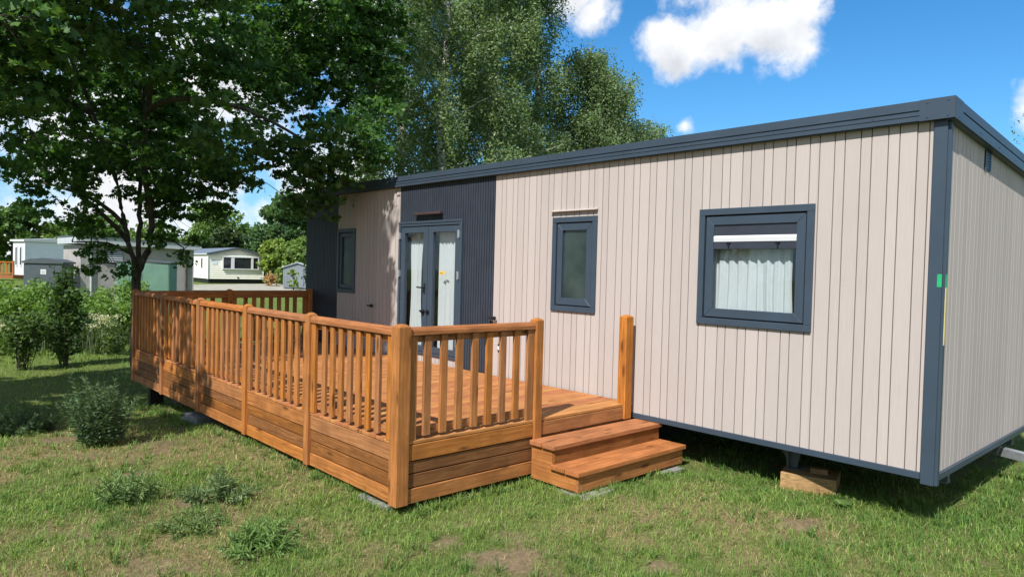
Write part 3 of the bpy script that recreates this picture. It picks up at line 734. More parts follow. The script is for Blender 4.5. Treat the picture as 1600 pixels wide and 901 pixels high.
CROWN_A = parse("-11.26,-5.5,6.71,0.6;-13.99,-5.38,6.93,0.79;-11.79,-5.28,5.82,0.63;-10.28,-5.58,4.85,0.83;-12.71,-4.66,7.24,0.61;-12.51,-4.88,6.55,0.81;-11.7,-4.76,5.99,0.75;-11.13,-4.95,5.18,0.58;-11.01,-4.33,6.77,0.64;-12.61,-4.08,6.84,0.8;-11.35,-4.43,5.88,0.68;-12.47,-4.39,5.58,0.56;-9.6,-4.39,6.36,0.71;-12.83,-3.63,7.14,0.61;-11.12,-3.97,6.02,0.63;-9.65,-4.26,4.83,0.72;-8.02,-3.98,6.12,0.62;-8.82,-3.83,5.78,0.65;-8.07,-4.19,5.06,0.76;-10.97,-3.24,5.28,0.84;-11.91,-2.79,7.82,0.78;-10.23,-3.07,6.32,0.8;-9.48,-3.31,5.76,0.59;-8.93,-3.42,4.8,0.55;-10.65,-2.51,7.53,0.66;-11.39,-2.15,7.27,0.68;-7.46,-3.44,5.21,0.6;-12.49,-1.58,6.35,0.7;-8.14,-2.69,6.33,0.71;-10.76,-1.45,7.18,0.69;-10.48,-1.81,6.38,0.68;-10.25,-1.88,5.47,0.7;-14.1,0.28,9.68,0.85;-11.73,-0.58,7.54,0.68;-12.82,0.34,7.53,0.88;-11.86,-0.11,6.33,0.95;-11.49,0.27,8.85,1;-10.52,0.04,7.34,0.86;-10.52,-0,6.79,0.82;-13.14,1.27,6.93,1.15;-12.18,1.89,9.68,1.14;-12.2,1.72,8.79,0.8;-12.04,1.87,7.69,0.82;-12.55,1.94,7.02,1.16;-11.98,-5.04,4.65,0.55;-15.5,-4.17,4.96,0.55;-14.71,-3.59,5.64,0.58;-14.2,-3.51,4.62,0.75;-14.23,-3.07,5.34,0.69;-13.87,-2.69,4.84,0.6;-12.52,-2.59,5.25,0.63;-13.37,-2.06,4.68,0.74;-11.01,-2.28,5.14,0.68;-8.68,-2.75,3.86,0.56;-10.96,-1.41,5.2,0.67;-12.03,-0.79,4.83,0.7;-11.46,-0.46,5.61,0.76;-12.31,0.5,5.43,0.89;-11.72,0.77,5.92,0.97;-11.67,1.14,5.17,0.74;-12.44,1.96,6.16,0.9;-11.95,1.73,6.87,0.85;-12.37,2.22,7.67,0.94;-15.45,-3.85,4.16,0.57;-11.17,-4.88,3.67,0.71;-14.31,-3.15,4.13,0.68;-11.49,-3.1,3.75,0.76;-12.66,-2.08,3.96,0.57;-12.68,-1.41,3.86,0.6;-9.6,-1.92,3.86,0.76;-13.52,-4.51,3.5,0.6;-13.68,-3.95,3.41,0.6;-13.23,-3.47,3.25,0.55;-13.36,-2.86,3.56,0.65;-13.44,-2.21,3.46,0.75;-12.43,-1.85,3.35,0.8;-11.5,-1.58,3.31,0.65;-10.76,-1.51,3.49,0.5;-12.85,-1.54,3.99,0.8;-13.74,-1.81,3.19,0.6;-11.81,-1.64,2.93,0.4;-15.18,-1.86,4.05,0.9;-14.63,-1.24,4.64,1;-15.68,-2.38,4.53,0.9;-15.85,-3.32,4.07,0.8;-13.3,-4.15,2.8,0.28;-13.47,-4.32,3,0.28;-13.82,-4.13,2.63,0.2;-13.62,-3.17,2.75,0.4;-13.95,-3.54,2.55,0.28;-13.81,-3.24,2.44,0.28;-14.44,-3.34,2.29,0.32;-13.29,-3.13,2.01,0.32;-13.6,-3.33,1.7,0.3;-13.27,-2.97,1.77,0.28;-12.87,-2.84,1.56,0.26;-12.57,-1.91,1.99,0.25;-12.99,-2.06,2.24,0.35;-12.45,-1.77,2.18,0.22;-13.49,-3.2,2.23,0.3;-13.47,-1.82,2.78,0.5;-14.23,-1.92,2.74,0.4;-8.77,-0.88,3.86,0.65;-9.27,-1.14,3.72,0.5;-8.45,-0.53,3.92,0.6;-9.17,-0.9,3.42,0.55;-8.57,-0.69,3.47,0.5;-8.48,-0.27,3.81,0.45;-9.05,-0.78,3.1,0.45;-9.49,-0.96,3.06,0.4;-8.78,-0.63,3.21,0.32;-9.28,-0.89,2.78,0.3;-9.06,-0.65,2.83,0.26;-8.67,-0.51,3.16,0.18;-9.65,-1.12,3.44,0.35;-10.09,0.81,4.75,0.59;-11.43,1.77,5.8,0.66;-9.69,-1.04,2.9,0.25;-14.48,-2.27,5.41,1.06;-17.48,-3.5,8.05,0.9;-16.12,-0.84,5.57,0.8;-16.58,-2.63,6.63,1.01;-14.57,-1.81,7.98,1.05;-18.55,-1.83,6.33,0.99;-13.71,-0.54,6.27,1.07;-14.82,-1.84,5.16,1.06;-13.05,0.13,6.27,1.12;-13.38,0.12,7.22,1.13;-19.6,-3.92,8.54,0.85;-12.27,0.76,7.08,1.18;-7.2,-5.08,7.01,0.88;-7.16,-5.42,7.62,0.8;-7.76,-5.1,8.87,0.82;-7.56,-4.8,5.9,0.76;-8.03,-5.36,7.96,0.99;-7.3,-7.41,8.15,1;-7.21,-5.1,6.98,0.78;-8.56,-5.97,9.71,0.74;-9.03,-4.5,6.35,0.94;-7.73,-4.71,7.29,0.86;-9.12,-5.95,6.22,0.74;-8.91,-6.95,10.18,0.91;-7.08,-6.13,9.24,0.92;-7.82,-5.66,8.46,0.85;-9.34,-4.84,7.56,0.75;-6.85,-6.35,7.63,0.96;-8.89,-4.82,6.22,0.96;-9.64,-5.44,8.12,0.95;-7.16,-5.69,7.01,0.92;-8.72,-5.68,9.24,0.98;-6.55,-6.15,8.38,0.88;-9.27,-4.87,7.6,0.89;-6.83,-6.66,8.43,0.78;-6.72,-6.94,9.31,0.89;-8.14,-6.24,9.76,0.96;-7.57,-5.74,8.41,1;-8.44,-5.55,6.66,0.86;-8.12,-5.19,5.97,0.93;-6.51,-7.36,9.62,0.95;-7.9,-5.68,6.79,0.89;-9.37,-6.32,8.37,0.74;-8.15,-6.23,9.71,0.79;-8.41,-6.17,7.85,0.99;-7.17,-6.48,9.29,0.94;-7.87,-5.09,6.33,0.97;-6.92,-5.29,6.94,0.89;-7.29,-5.1,6.66,0.85;-8.98,-7.01,8.28,0.74;-7.6,-4.46,5.78,0.73;-8.5,-6.5,10.02,0.85;-8.68,-6.98,8.69,0.75;-8.34,-7.35,10,0.79;-8.2,-4.35,7.09,0.95;-8.69,-6.98,9.11,0.75;-8.98,-5.62,6.08,0.99;-8.01,-4.47,6.55,0.76;-6.38,-6.68,10.31,0.72;-6.63,-6.39,9.28,0.73;-8.82,-5.94,6.95,0.86;-8.19,-5.99,9.16,0.71")
big_tree('maple_tree', BA, stemsA, CROWN_A, 'dark green spreading maple with forked trunk rising behind the far end of the deck', 5, 25, .094, (.034, .094, .030), (.11, .215, .05), .2)
CROWN_B = parse("-12.24,-8.93,6.79,0.8;-8.78,-11.42,7.76,0.76;-7.67,-9.9,5.65,0.71;-8.76,-11.62,7.12,0.98;-10.55,-7.39,5.34,0.81;-11.37,-9.32,6.26,0.74;-9.5,-12.2,7.12,0.83;-8.52,-8.89,7.85,0.86;-10.22,-11.21,6.72,0.88;-12.51,-6.07,5.05,0.75;-11.44,-9.89,5.86,0.89;-12.17,-11.26,6.95,0.86;-12.11,-10.49,6.53,0.86;-8.41,-9.69,5.56,0.84;-8.74,-11.57,6.73,1;-9.75,-11.4,6.71,0.72;-6.7,-7.9,5.33,0.98;-8.39,-8.58,6.58,0.78;-11.29,-12.33,7.52,0.76;-11.72,-9.79,6.99,0.99;-10.52,-7,6.17,0.7;-7.26,-10.76,7.53,0.72;-10.07,-7.94,7.46,0.99;-11.05,-8.39,7.67,0.98;-13.09,-4.33,4.93,0.79;-11.02,-8.27,5.2,0.89;-8.68,-9.01,6.47,0.86;-12.09,-9.53,5.75,0.88;-10.73,-10.12,5.13,0.99;-9.4,-11.25,6.56,0.83;-11.56,-10.86,7.2,0.86;-11.89,-9.23,6.79,0.75;-9.15,-9.88,6.56,0.87;-11.94,-9.8,7.79,0.91;-6.2,-9.29,6.46,0.8;-12.33,-9.66,5.82,0.79;-11.31,-10.22,5.8,0.81;-10.66,-9.34,7.51,0.94;-8.77,-9.73,5.48,0.73;-12.87,-4.45,4.94,0.96;-10.51,-11.82,6.59,0.77;-7.96,-10.69,6.16,0.77;-8.98,-9.49,5.81,0.73;-12.94,-6.04,5.09,0.7;-8.72,-7.71,7.14,0.87;-9.88,-6.52,5.97,0.9;-9.58,-10.27,7.73,0.83;-10.56,-7.2,5.18,0.82;-11.35,-11.69,7.13,0.93;-10.09,-7.74,6.93,0.97;-8.3,-5.46,4.32,0.6;-8.19,-5.35,3.88,0.5;-8.25,-5.1,4.39,0.5;-9.01,-5.51,3.61,0.6;-7.54,-5.37,4.44,0.5;-7.87,-4.97,4.55,0.45")
BB = Vector((-11.8, -10.6, -.6))
stemsB = [([(BB.x, BB.y, -.65), (BB.x + .05, BB.y, 1.5), (BB.x, BB.y + .1, 3.2)], .34, .26), ([(BB.x, BB.y + .1, 3.0), (BB.x + .9, BB.y + .9, 5.), (BB.x + 2.4, BB.y + 1.3, 6.8)], .18, .05),
          ([(BB.x, BB.y + .1, 3.), (BB.x - .9, BB.y + 1.4, 4.8), (BB.x - 1.6, BB.y + 3., 6.2)], .18, .05), ([(BB.x, BB.y + .1, 3.), (BB.x + .1, BB.y + .6, 5.5), (BB.x + .2, BB.y + .4, 8.5)], .2, .05)]
big_tree('maple_tree', BB, stemsB, CROWN_B, 'thick-limbed maple whose branch tips reach in at the upper left corner', 9, 22, .105, (.034, .094, .030), (.11, .215, .05), .3)

def birch(x, y, h, rad, seed, label, strands=520, per=40, z_low=1.2, size=.085, lean=(0, 0), group='birches behind the home', trunk_r=.16, ca=(.118, .18, .085), cb=(.24, .318, .15), only=None):
    rnd = random.Random(seed); g = np.random.default_rng(seed); z0 = float(ground_z(x, y)) - .1
    root = empty('birch_tree', (x, y, z0), 0, label, 'tree', group)
    top = Vector((x + lean[0], y + lean[1], z0 + h)); base = Vector((x, y, z0))
    spine = [base.lerp(top, i / 12) + Vector((rnd.uniform(-.12, .12), rnd.uniform(-.12, .12), 0)) * (i > 0) for i in range(13)]
    b = MB(); b.tube(spine, [trunk_r * (1 - .9 * i / 12) + .012 for i in range(13)], 9)
    ends = []
    for k in range(46):
        u = .16 + .82 * (k + rnd.random()) / 46; i = min(11, int(u * 12)); p = spine[i].lerp(spine[i + 1], u * 12 - i)
        az = k * 2.4 + rnd.uniform(-.5, .5); L = rad * (1.12 - .85 * max(0, u - .35) / .65) * rnd.uniform(.55, 1.05) * min(1, .55 + u * 1.5)
        e = p + Vector((math.cos(az) * L, math.sin(az) * L, L * rnd.uniform(.35, .9)))
        if only and not only(e): continue
        pts = limb(b, p, e, .012 + .022 * (1 - u), .006, rnd, .12, 5); ends.append(pts)
    P = []; N = []
    for s in range(int(strands * 2.4)):
        pts = ends[rnd.randrange(len(ends))]; f = .25 + .75 * rnd.random() ** .7; q = pts[min(5, int(f * 5))].lerp(pts[min(5, int(f * 5) + 1)], (f * 5) % 1)
        q = q + Vector((rnd.gauss(0, .22), rnd.gauss(0, .22), rnd.gauss(.05, .15)))
        L = rnd.uniform(.25, 1.15) * (1 if rnd.random() < .82 else 1.7); L = min(L, max(.3, q.z - z0 - z_low)); dx, dy = rnd.gauss(0, .16), rnd.gauss(0, .16)
        m = max(5, int(per * L / .70)); uu = np.sort(g.random(m))
        c = np.array(q) + np.stack([dx * L * np.sqrt(uu), dy * L * np.sqrt(uu), -L * (uu - .18 * np.sqrt(uu))], -1)
        P.append(c + g.normal(size=(m, 3)) * rnd.uniform(.05, .12))
    P = np.concatenate(P)
    b.build('trunk', M['birch_bark'], root, world=True, smooth=True)
    V = leaves(P, size, g, OVAL, .0, .1)
    np_mesh('crown', V.reshape(-1, 3), 4, tints(len(P), g, ca, cb), M['birch_leaf'], root, (x, y, z0))
birch(-13.4, 6.8, 15.5, 2.4, 21, 'tallest birch with white bark showing, centre of the group behind the home', 640, 42)
birch(-14.3, 9.2, 14.5, 2.0, 22, 'birch with long drooping sprays at the right side of the tall group', 560, 42)
birch(-12.9, 4.6, 13.5, 2.3, 23, 'leafy birch closest behind the home roof, left of the white-barked one', 560, 42)
birch(-15.9, 5.2, 14, 2.5, 24, 'birch at the left side of the tall group, next to the maple leaves', 520, 42)
birch(-16.5, 9.2, 14.5, 2.6, 25, 'birch farthest back among the tall group behind the home', 480, 40)
birch(-13.7, 12.1, 9.2, 1.9, 26, 'smaller birch right of the tall group with a rounded drooping top', 560, 40, .8)
birch(-13.5, 10.9, 9.6, 2.0, 29, 'slender birch filling the gap between the tall group and the smaller rounded birch', 520, 40, .8)
birch(-13.4, 13.7, 7.7, 2.0, 27, 'low birch rising just over the roof line, last of the row', 460, 38, .6)

def bushy(name, x, y, h, rad, seed, label, cat='tree', n=9000, size=.3, ca=(.035, .07, .02), cb=(.09, .14, .035), low=.25, group='trees beyond the far lawn', lumps=26, trunk=True, tr=.14):
    rnd = random.Random(seed); g = np.random.default_rng(seed); z0 = float(ground_z(x, y)) - .05
    root = empty(name, (x, y, z0), 0, label, cat, group)
    bl = []
    for k in range(lumps):
        v = rnd.random(); zz = low + (1 - low) * v; rr = rad * (math.sin(math.pi * (.12 + .80 * v)) ** .7)
        az = k * 2.4 + rnd.uniform(-.6, .6); d = rr * rnd.uniform(.35, .85)
        bl.append((x + math.cos(az) * d, y + math.sin(az) * d, z0 + h * zz * .9, rad * rnd.uniform(.26, .44)))
    if trunk:
        b = MB(); b.tube([(x, y, z0 - .1), (x + .1, y, z0 + h * .35), (x, y + .1, z0 + h * .75)], [tr, tr * .7, tr * .2], 8)
        for q in bl[:14]: limb(b, (x, y, z0 + min(h * .5, q[2] - z0)), q[:3], tr * .35, .02, rnd)
        b.build('trunk', M['bark'], root, world=True, smooth=True)
    cnt = np.array([q[3] ** 2 for q in bl]); cnt = (cnt / cnt.sum() * n).astype(int); P = []
    for q, m in zip(bl, cnt):
        cl = max(3, m // 18); c = unit(g.normal(size=(cl, 3))) * (g.random((cl, 1)) ** .35) * q[3]
        c = np.array(q[:3]) + c * np.array([1, 1, .85]); P.append((c[:, None] + g.normal(size=(cl, 18, 3)) * q[3] * .14).reshape(-1, 3))
    P = np.concatenate(P)
    np_mesh('crown', leaves(P, size, g, OVAL * np.array([1.3, 1]), .35, .12).reshape(-1, 3), 4, tints(len(P), g, ca, cb), M['birch_leaf'], root, (x, y, z0))
    return root
def at(u, t): # along the view at lateral u (m) and depth t (m)
    p = CAM + RT * u + FW * t; return p.x, p.y
BG = [('oak_tree', -43, 60, 6.6, 2.9, 81, 'dark rounded tree at the far left edge beyond the pale home', 7000, (0.06, 0.131, 0.04), (0.161, 0.252, 0.07)),
      ('oak_tree', -41.5, 66, 4.9, 3.4, 82, 'low broad tree between the far left tree and the grey building', 6000, (0.101, 0.172, 0.051), (0.222, 0.302, 0.081)),
      ('oak_tree', -40.4, 62, 4.6, 2.6, 83, 'small pale green tree above the roof of the pale home', 5000, (0.101, 0.181, 0.051), (0.242, 0.322, 0.091)),
      ('oak_tree', -33.8, 57, 5.4, 2.6, 84, 'dome-shaped tree above the left end of the grey building', 6000, (0.06, 0.142, 0.04), (0.172, 0.263, 0.07)),
      ('oak_tree', -33.9, 66, 5.2, 2.8, 85, 'tree showing between the maple stems above the grey building', 5000, (0.091, 0.172, 0.051), (0.222, 0.312, 0.091)),
      ('oak_tree', -31.9, 74, 8.0, 3.6, 86, 'tall light green tree rising behind the cream home, left of its ridge', 9000, (0.101, 0.181, 0.051), (0.231, 0.333, 0.091)),
      ('oak_tree', -25.6, 62, 4.6, 2.1, 87, 'dark plum-tinted tree directly behind the cream home', 5000, (0.044, 0.081, 0.04), (0.121, 0.172, 0.06)),
      ('oak_tree', -29.3, 78, 6.0, 2.8, 88, 'bushy tree right of the cream home ridge, under the clouds', 6000, (0.081, 0.151, 0.044), (0.191, 0.282, 0.081)),
      ('oak_tree', -18.6, 56, 7.4, 2.7, 89, 'bluish dark tree between the cream home and the deck house', 9000, (0.056, 0.125, 0.052), (0.151, 0.242, 0.091)),
      ('oak_tree', -17.9, 60, 7.0, 3.0, 90, 'dark tree half hidden behind the left end of the home', 7000, (0.06, 0.131, 0.044), (0.161, 0.252, 0.077))]
for nm, u, t_, h, rad, sd, lb, n_, ca_, cb_ in BG:
    x, y = at(u, t_); bushy(nm, x, y, h, rad, sd, lb, n=n_, size=.34, ca=ca_, cb=cb_)
BS = [('shrub', -17.6, 52, 3.6, 1.5, 91, 'yellow-green shrub right of the cream home', 4500, (0.161, 0.242, 0.06), (0.343, 0.424, 0.101)),
      ('shrub', -15.9, 51, 3.9, 1.5, 92, 'light green shrub rising behind the metal shed', 4500, (0.142, 0.222, 0.06), (0.302, 0.403, 0.111)),
      ('shrub', -20.3, 56, 2.6, 1.2, 93, 'dark shrub against the right wall of the cream home', 3000, (0.06, 0.121, 0.04), (0.161, 0.242, 0.07)),
      ('shrub', -14.9, 50, 3.6, 1.4, 94, 'green shrub squeezed between the shed and the deck house', 3500, (0.121, 0.202, 0.06), (0.263, 0.363, 0.101)),
      ('flowering_shrub', -16.7, 48, 1.0, .55, 95, 'low reddish-tinted shrub in front of the short stakes', 1500, (0.403, 0.263, 0.121), (0.685, 0.443, 0.222)),
      ('climbing_plant', -13.8, 44, 1.5, .45, 96, 'leafy climbing plant growing in front of the metal shed', 900, (0.181, 0.282, 0.06), (0.363, 0.464, 0.121))]
for nm, u, t_, h, rad, sd, lb, n_, ca_, cb_ in BS:
    x, y = at(u, t_); bushy(nm, x, y, h, rad, sd, lb, 'shrub', n=n_, size=.24 if h > 2 else .12, ca=ca_, cb=cb_, low=.12, group='shrubs around the cream home and shed', lumps=16, tr=.05)
x, y = at(-4.2, 19.5); bushy('leafy_shrub', x, y, 5.1, 1.5, 97, 'light green leafy shrub showing over the left end of the roof', 'shrub', n=6500, size=.15, ca=(0.121, 0.202, 0.06), cb=(0.282, 0.384, 0.111), low=.3, group=None, lumps=24, tr=.07)


# hedge of mixed growth along the left
def lump_plant(name, blobs, label, cat, n, size, ca, cb, seed, tmpl=OVAL, up=.4, group=None, stems=None, extra=None):
    g = np.random.default_rng(seed); rnd = random.Random(seed)
    cx = sum(q[0] for q in blobs) / len(blobs); cy = sum(q[1] for q in blobs) / len(blobs); z0 = float(ground_z(cx, cy))
    root = empty(name, (cx, cy, z0), 0, label, cat, group)
    b = MB()
    for q in blobs:
        for k in range(3): limb(b, (q[0] * .3 + cx * .7 + rnd.uniform(-.05, .05), q[1] * .3 + cy * .7 + rnd.uniform(-.05, .05), z0 - .05) if stems else (q[0] + rnd.uniform(-.2, .2), q[1] + rnd.uniform(-.2, .2), z0 - .05), (q[0] + rnd.uniform(-.5, .5) * q[3], q[1] + rnd.uniform(-.5, .5) * q[3], q[2] + q[3] * .6), .012, .004, rnd, .02, 4)
    b.build('stem', M['bark'], root, world=True)
    w = np.array([q[3] ** 2 for q in blobs]); w = (w / w.sum() * n).astype(int); P = []
    for q, m in zip(blobs, w):
        cl = max(2, m // 12); c = unit(g.normal(size=(cl, 3))) * (g.random((cl, 1)) ** .4) * q[3] + np.array(q[:3])
        P.append((c[:, None] + g.normal(size=(cl, 12, 3)) * np.array([.07, .07, .09])).reshape(-1, 3))
    P = np.concatenate(P); P = P[P[:, 2] > z0 + .01]
    np_mesh('foliage', leaves(P, size, g, tmpl, up, .12).reshape(-1, 3), len(tmpl), tints(len(P), g, ca, cb), M['birch_leaf'], root, (cx, cy, z0))
    return root
hb = []; rr = random.Random(3)
for i in range(62):
    u = -17.6 + 7.0 * rr.random(); t_ = rr.uniform(18.6, 21.5); x, y = at(u, t_); hb.append((x, y, -.55 + rr.uniform(.2, 1.45), rr.uniform(.32, .5)))
lump_plant('hedge', hb, 'tangled light green hedge in front of the grey utility building', 'hedge', 34000, .11, (.12, .21, .05), (.25, .37, .09), 31)
v1 = [(-16.16 + a_, -3.99 + b_, z_, r_) for a_, b_, z_, r_ in ((0, 0, -.28, .13), (.1, .1, .0, .22), (-.1, -.1, .1, .24), (.05, .2, .3, .26), (-.15, .1, .36, .24), (.2, -.05, .28, .22), (-.2, -.2, .25, .2))]
lump_plant('young_bush', v1, 'lower of two young vase-shaped bushes on the lawn before the hedge', 'bush', 1500, .10, (.05, .10, .03), (.13, .20, .055), 32, group='young bushes by the hedge', stems=True)
v2 = [(-16.36 + a_, -3.2 + b_, z_, r_) for a_, b_, z_, r_ in ((0, 0, -.25, .15), (.08, .08, .0, .24), (-.08, -.08, .2, .27), (.1, .12, .5, .30), (-.1, -.1, .7, .28), (.1, .05, .95, .25), (0, -.05, 1.2, .2), (0.1, 0, 1.4, .14))]
lump_plant('young_bush', v2, 'taller of two young vase-shaped bushes, dark leaved, before the hedge', 'bush', 2600, .10, (.035, .08, .025), (.10, .165, .045), 33, group='young bushes by the hedge', stems=True)
def flower_plant(u, t_, w, h, seed, label):
    g = np.random.default_rng(seed); rnd = random.Random(seed); x, y = at(u, t_); z0 = float(ground_z(x, y)); root = empty('meadowsweet_plant', (x, y, z0), 0, label, 'wild plant', 'white-flowered wild plants by the hedge')
    b = MB(); P = []; Lf = []
    for k in range(16):
        a_, c_ = rnd.uniform(-w, w), rnd.uniform(-.25, .25); p = Vector((x, y, z0)) + RT * a_ + FW * c_; hh = h * rnd.uniform(.7, 1.05)
        e = p + Vector((rnd.gauss(0, .06), rnd.gauss(0, .06), hh)); b.tube([p, e], [.007, .004], 5)
        P.append(np.array(e) + g.normal(size=(34, 3)) * np.array([.055, .055, .035])); uu = g.random((26, 1)); Lf.append(np.array(p) * (1 - uu) + np.array(e) * uu * .93 + np.array(p) * 0 + g.normal(size=(26, 3)) * .07)
    b.build('stem', m_leafy_stem, root, world=True)
    P = np.concatenate(P); np_mesh('blossom', leaves(P, .04, g, OVAL * np.array([1.6, 1]), .6).reshape(-1, 3), 4, tints(len(P), g, (.55, .52, .36), (.72, .70, .55)), M['birch_leaf'], root, (x, y, z0))
    Lf = np.concatenate(Lf); np_mesh('foliage', leaves(Lf, .12, g, OVAL, .4).reshape(-1, 3), 4, tints(len(Lf), g, (.06, .10, .03), (.13, .18, .05)), M['birch_leaf'], root, (x, y, z0))
m_leafy_stem = m_plain('green_stem', (.07, .11, .03), .7, .2)
flower_plant(-10.4, 17.8, .42, .95, 41, 'wide clump of creamy flower heads beside the deck end')
flower_plant(-12.9, 17.4, .30, .75, 42, 'creamy flower heads between the two young bushes')
flower_plant(-13.9, 17.3, .22, .8, 43, 'creamy flower heads behind the lower young bush')
# reeds at the foot of the hedge
g = np.random.default_rng(51); n = 900; u_ = -14.5 + 4.3 * g.random(n); t_ = 17.6 + .9 * g.random(n)
px = CAM.x + RT.x * u_ + FW.x * t_; py = CAM.y + RT.y * u_ + FW.y * t_; pz = ground_z(px, py); hh = .45 + .55 * g.random(n); yw = g.random(n) * 6.28; ln = .25 * g.random(n)
B0 = np.stack([px, py, pz], -1); dd = np.stack([np.cos(yw), np.sin(yw), 0 * yw], -1); sd = np.stack([-np.sin(yw), np.cos(yw), 0 * yw], -1) * .012
B1 = B0 + dd * (hh * ln)[:, None] * .4 + np.array([0, 0, 1]) * (hh * .6)[:, None]; B2 = B0 + dd * (hh * ln)[:, None] * 1.6 + np.array([0, 0, 1]) * hh[:, None]
V = np.stack([B0 - sd, B0 + sd, B1 + sd * .8, B1 - sd * .8, B1 - sd * .8, B1 + sd * .8, B2 + sd * .1, B2 - sd * .1], 1)
tag(np_mesh('tall_grass', V, 4, tints(n, g, (.07, .11, .055), (.15, .19, .085)), M['grass']), 'tall bluish reed grass along the foot of the hedge', 'tall grass', kind='stuff')

# feathery weeds on the lawn
def feather_weed(x, y, h, r, n, seed, label, flop=.5, ca=(.060, .115, .055), cb=(.14, .205, .09), leaf=.055):
    g = np.random.default_rng(seed); rnd = random.Random(seed); z0 = float(gz(x, y)) - .01; root = empty('feathery_weed', (x, y, z0), 0, label, 'weed', 'feathery weeds growing in the lawn')
    b = MB(); P = []; T = []
    for k in range(n):
        az = k * 2.4 + rnd.uniform(-.4, .4); q = rnd.random() ** .6; p = Vector((x + math.cos(az) * r * .35 * q, y + math.sin(az) * r * .35 * q, z0))
        L = h * rnd.uniform(.6, 1.1) * (1.1 - .3 * q); out = flop * q
        pts = [p + Vector((math.cos(az) * out * L * (s / 5) ** 1.3, math.sin(az) * out * L * (s / 5) ** 1.3, L * (s / 5) * (1 - .35 * out * s / 5))) for s in range(6)]
        b.tube(pts, [.006 - .0008 * s for s in range(6)], 4, False)
        m = int(85 * L / .5) + 14; u = .10 + .9 * g.random(m); pa = np.array(pts); i = np.minimum(4, (u * 5).astype(int)); c = pa[i] + (pa[i + 1] - pa[i]) * (u * 5 - i)[:, None]
        d = unit(pa[i + 1] - pa[i]); side = unit(np.cross(d, g.normal(size=(m, 3)))); dirn = unit(side + d * .55); ll = leaf * (.5 + .9 * g.random(m)) * (1.15 - .75 * u)
        w = unit(np.cross(dirn, g.normal(size=(m, 3)))) * (ll * .10)[:, None]
        P.append(np.stack([c - w * .4, c + w * .4, c + dirn * ll[:, None] * .55 + w, c + dirn * ll[:, None] * .55 - w, c + dirn * ll[:, None] * .55 - w, c + dirn * ll[:, None] * .55 + w, c + dirn * (ll * 1.1)[:, None] + w * .1, c + dirn * (ll * 1.1)[:, None] - w * .1], 1))
    b.build('stem', m_leafy_stem, root, world=True)
    P = np.concatenate(P); np_mesh('foliage', P, 4, tints(len(P), g, ca, cb), M['grass'], root, (x, y, z0))
feather_weed(-7.2, -4.45, .90, .46, 58, 61, 'tallest bushy feathery weed standing in the shaded lawn left of the deck', .42, leaf=.085)
feather_weed(-9.1, -4.95, .42, .75, 60, 62, 'low dark feathery weed at the left edge of the shaded lawn', .9, leaf=.08)
feather_weed(-4.72, -4.78, .33, .42, 20, 63, 'small open feathery weed in the sun, just in front of the tall one', .9, (.10, .17, .06), (.22, .31, .11), .07)
feather_weed(-4.3, -4.15, .27, .55, 26, 64, 'flat feathery weed tuft right of the small open one', 1.1, (.10, .16, .07), (.21, .28, .11), .07)
feather_weed(-3.72, -4.58, .20, .40, 18, 65, 'tiny feathery weed tuft in front of the flat tuft', 1.2, (.11, .175, .06), (.23, .31, .10), .06)
feather_weed(-3.05, -4.32, .20, .50, 34, 66, 'grassy feathery weed nearest the camera, flattened on the lawn', 1.3, (.10, .185, .05), (.22, .33, .09), .075)
feather_weed(-7.9, -4.2, .22, .25, 20, 67, 'short feathery weed behind the tallest one', .9, leaf=.07)
# broad weed by the corner of the home
g = np.random.default_rng(71); x, y = -.74, .06; z0 = float(gz(x, y)); root = empty('broad_leaf_weed', (x, y, z0), 0, 'small broad-leaved weed in the lawn below the corner of the home', 'weed')
V = []
for k in range(7):
    az = k * .9; d = np.array([math.cos(az), math.sin(az), 0]); s = np.array([-d[1], d[0], 0]); L = .09 + .03 * g.random(); p = np.array([x, y, z0 + .02])
    V.append([p, p + d * L * .5 + s * .03 + [0, 0, .035], p + d * L + [0, 0, .03], p + d * L * .5 - s * .03 + [0, 0, .035]])
np_mesh('leaf', np.array(V), 4, tints(7, g, (.09, .16, .04), (.14, .21, .06)), M['grass'], root, (x, y, z0))

# ------------------------------------------------------------------ buildings far behind
M['cream'] = m_plain('cream_siding', (.82, .80, .70), .6, .3, .05, 2); M['roofgrey'] = m_plain('grey_roof_sheet', (.14, .17, .21), .6, .3)
M['render'] = m_plain('grey_render', (.33, .31, .30), .9, .15, .15, 1.5); M['palefascia'] = m_plain('pale_fascia', (.42, .45, .47), .7, .2)
M['greenpaint'] = m_plain('faded_green_paint', (.11, .205, .155), .55, .3, .15, 2); M['cab'] = m_plain('dark_grey_cabinet', (.07, .085, .095), .5, .3)
M['bluewhite'] = m_plain('pale_blue_siding', (.66, .72, .78), .6, .3, .05); M['darkwin'] = m_plain('dark_window_glass', (.015, .018, .02), .08, .6)
M['bluebox'] = m_plain('blue_board', (.05, .14, .30), .5, .3); M['shed'] = m_plain('shed_sheet', (.22, .25, .28), .5, .3, .1, 3); M['shedroof'] = m_plain('shed_roof_sheet', (.45, .50, .54), .45, .3)
FWD_A = math.atan2(.736, .677)
def place(name, u, t, turn, label, cat, z=None):
    x, y = at(u, t); return empty(name, (x, y, (float(ground_z(x, y)) if z is None else z)), FWD_A + R(turn), label, cat)
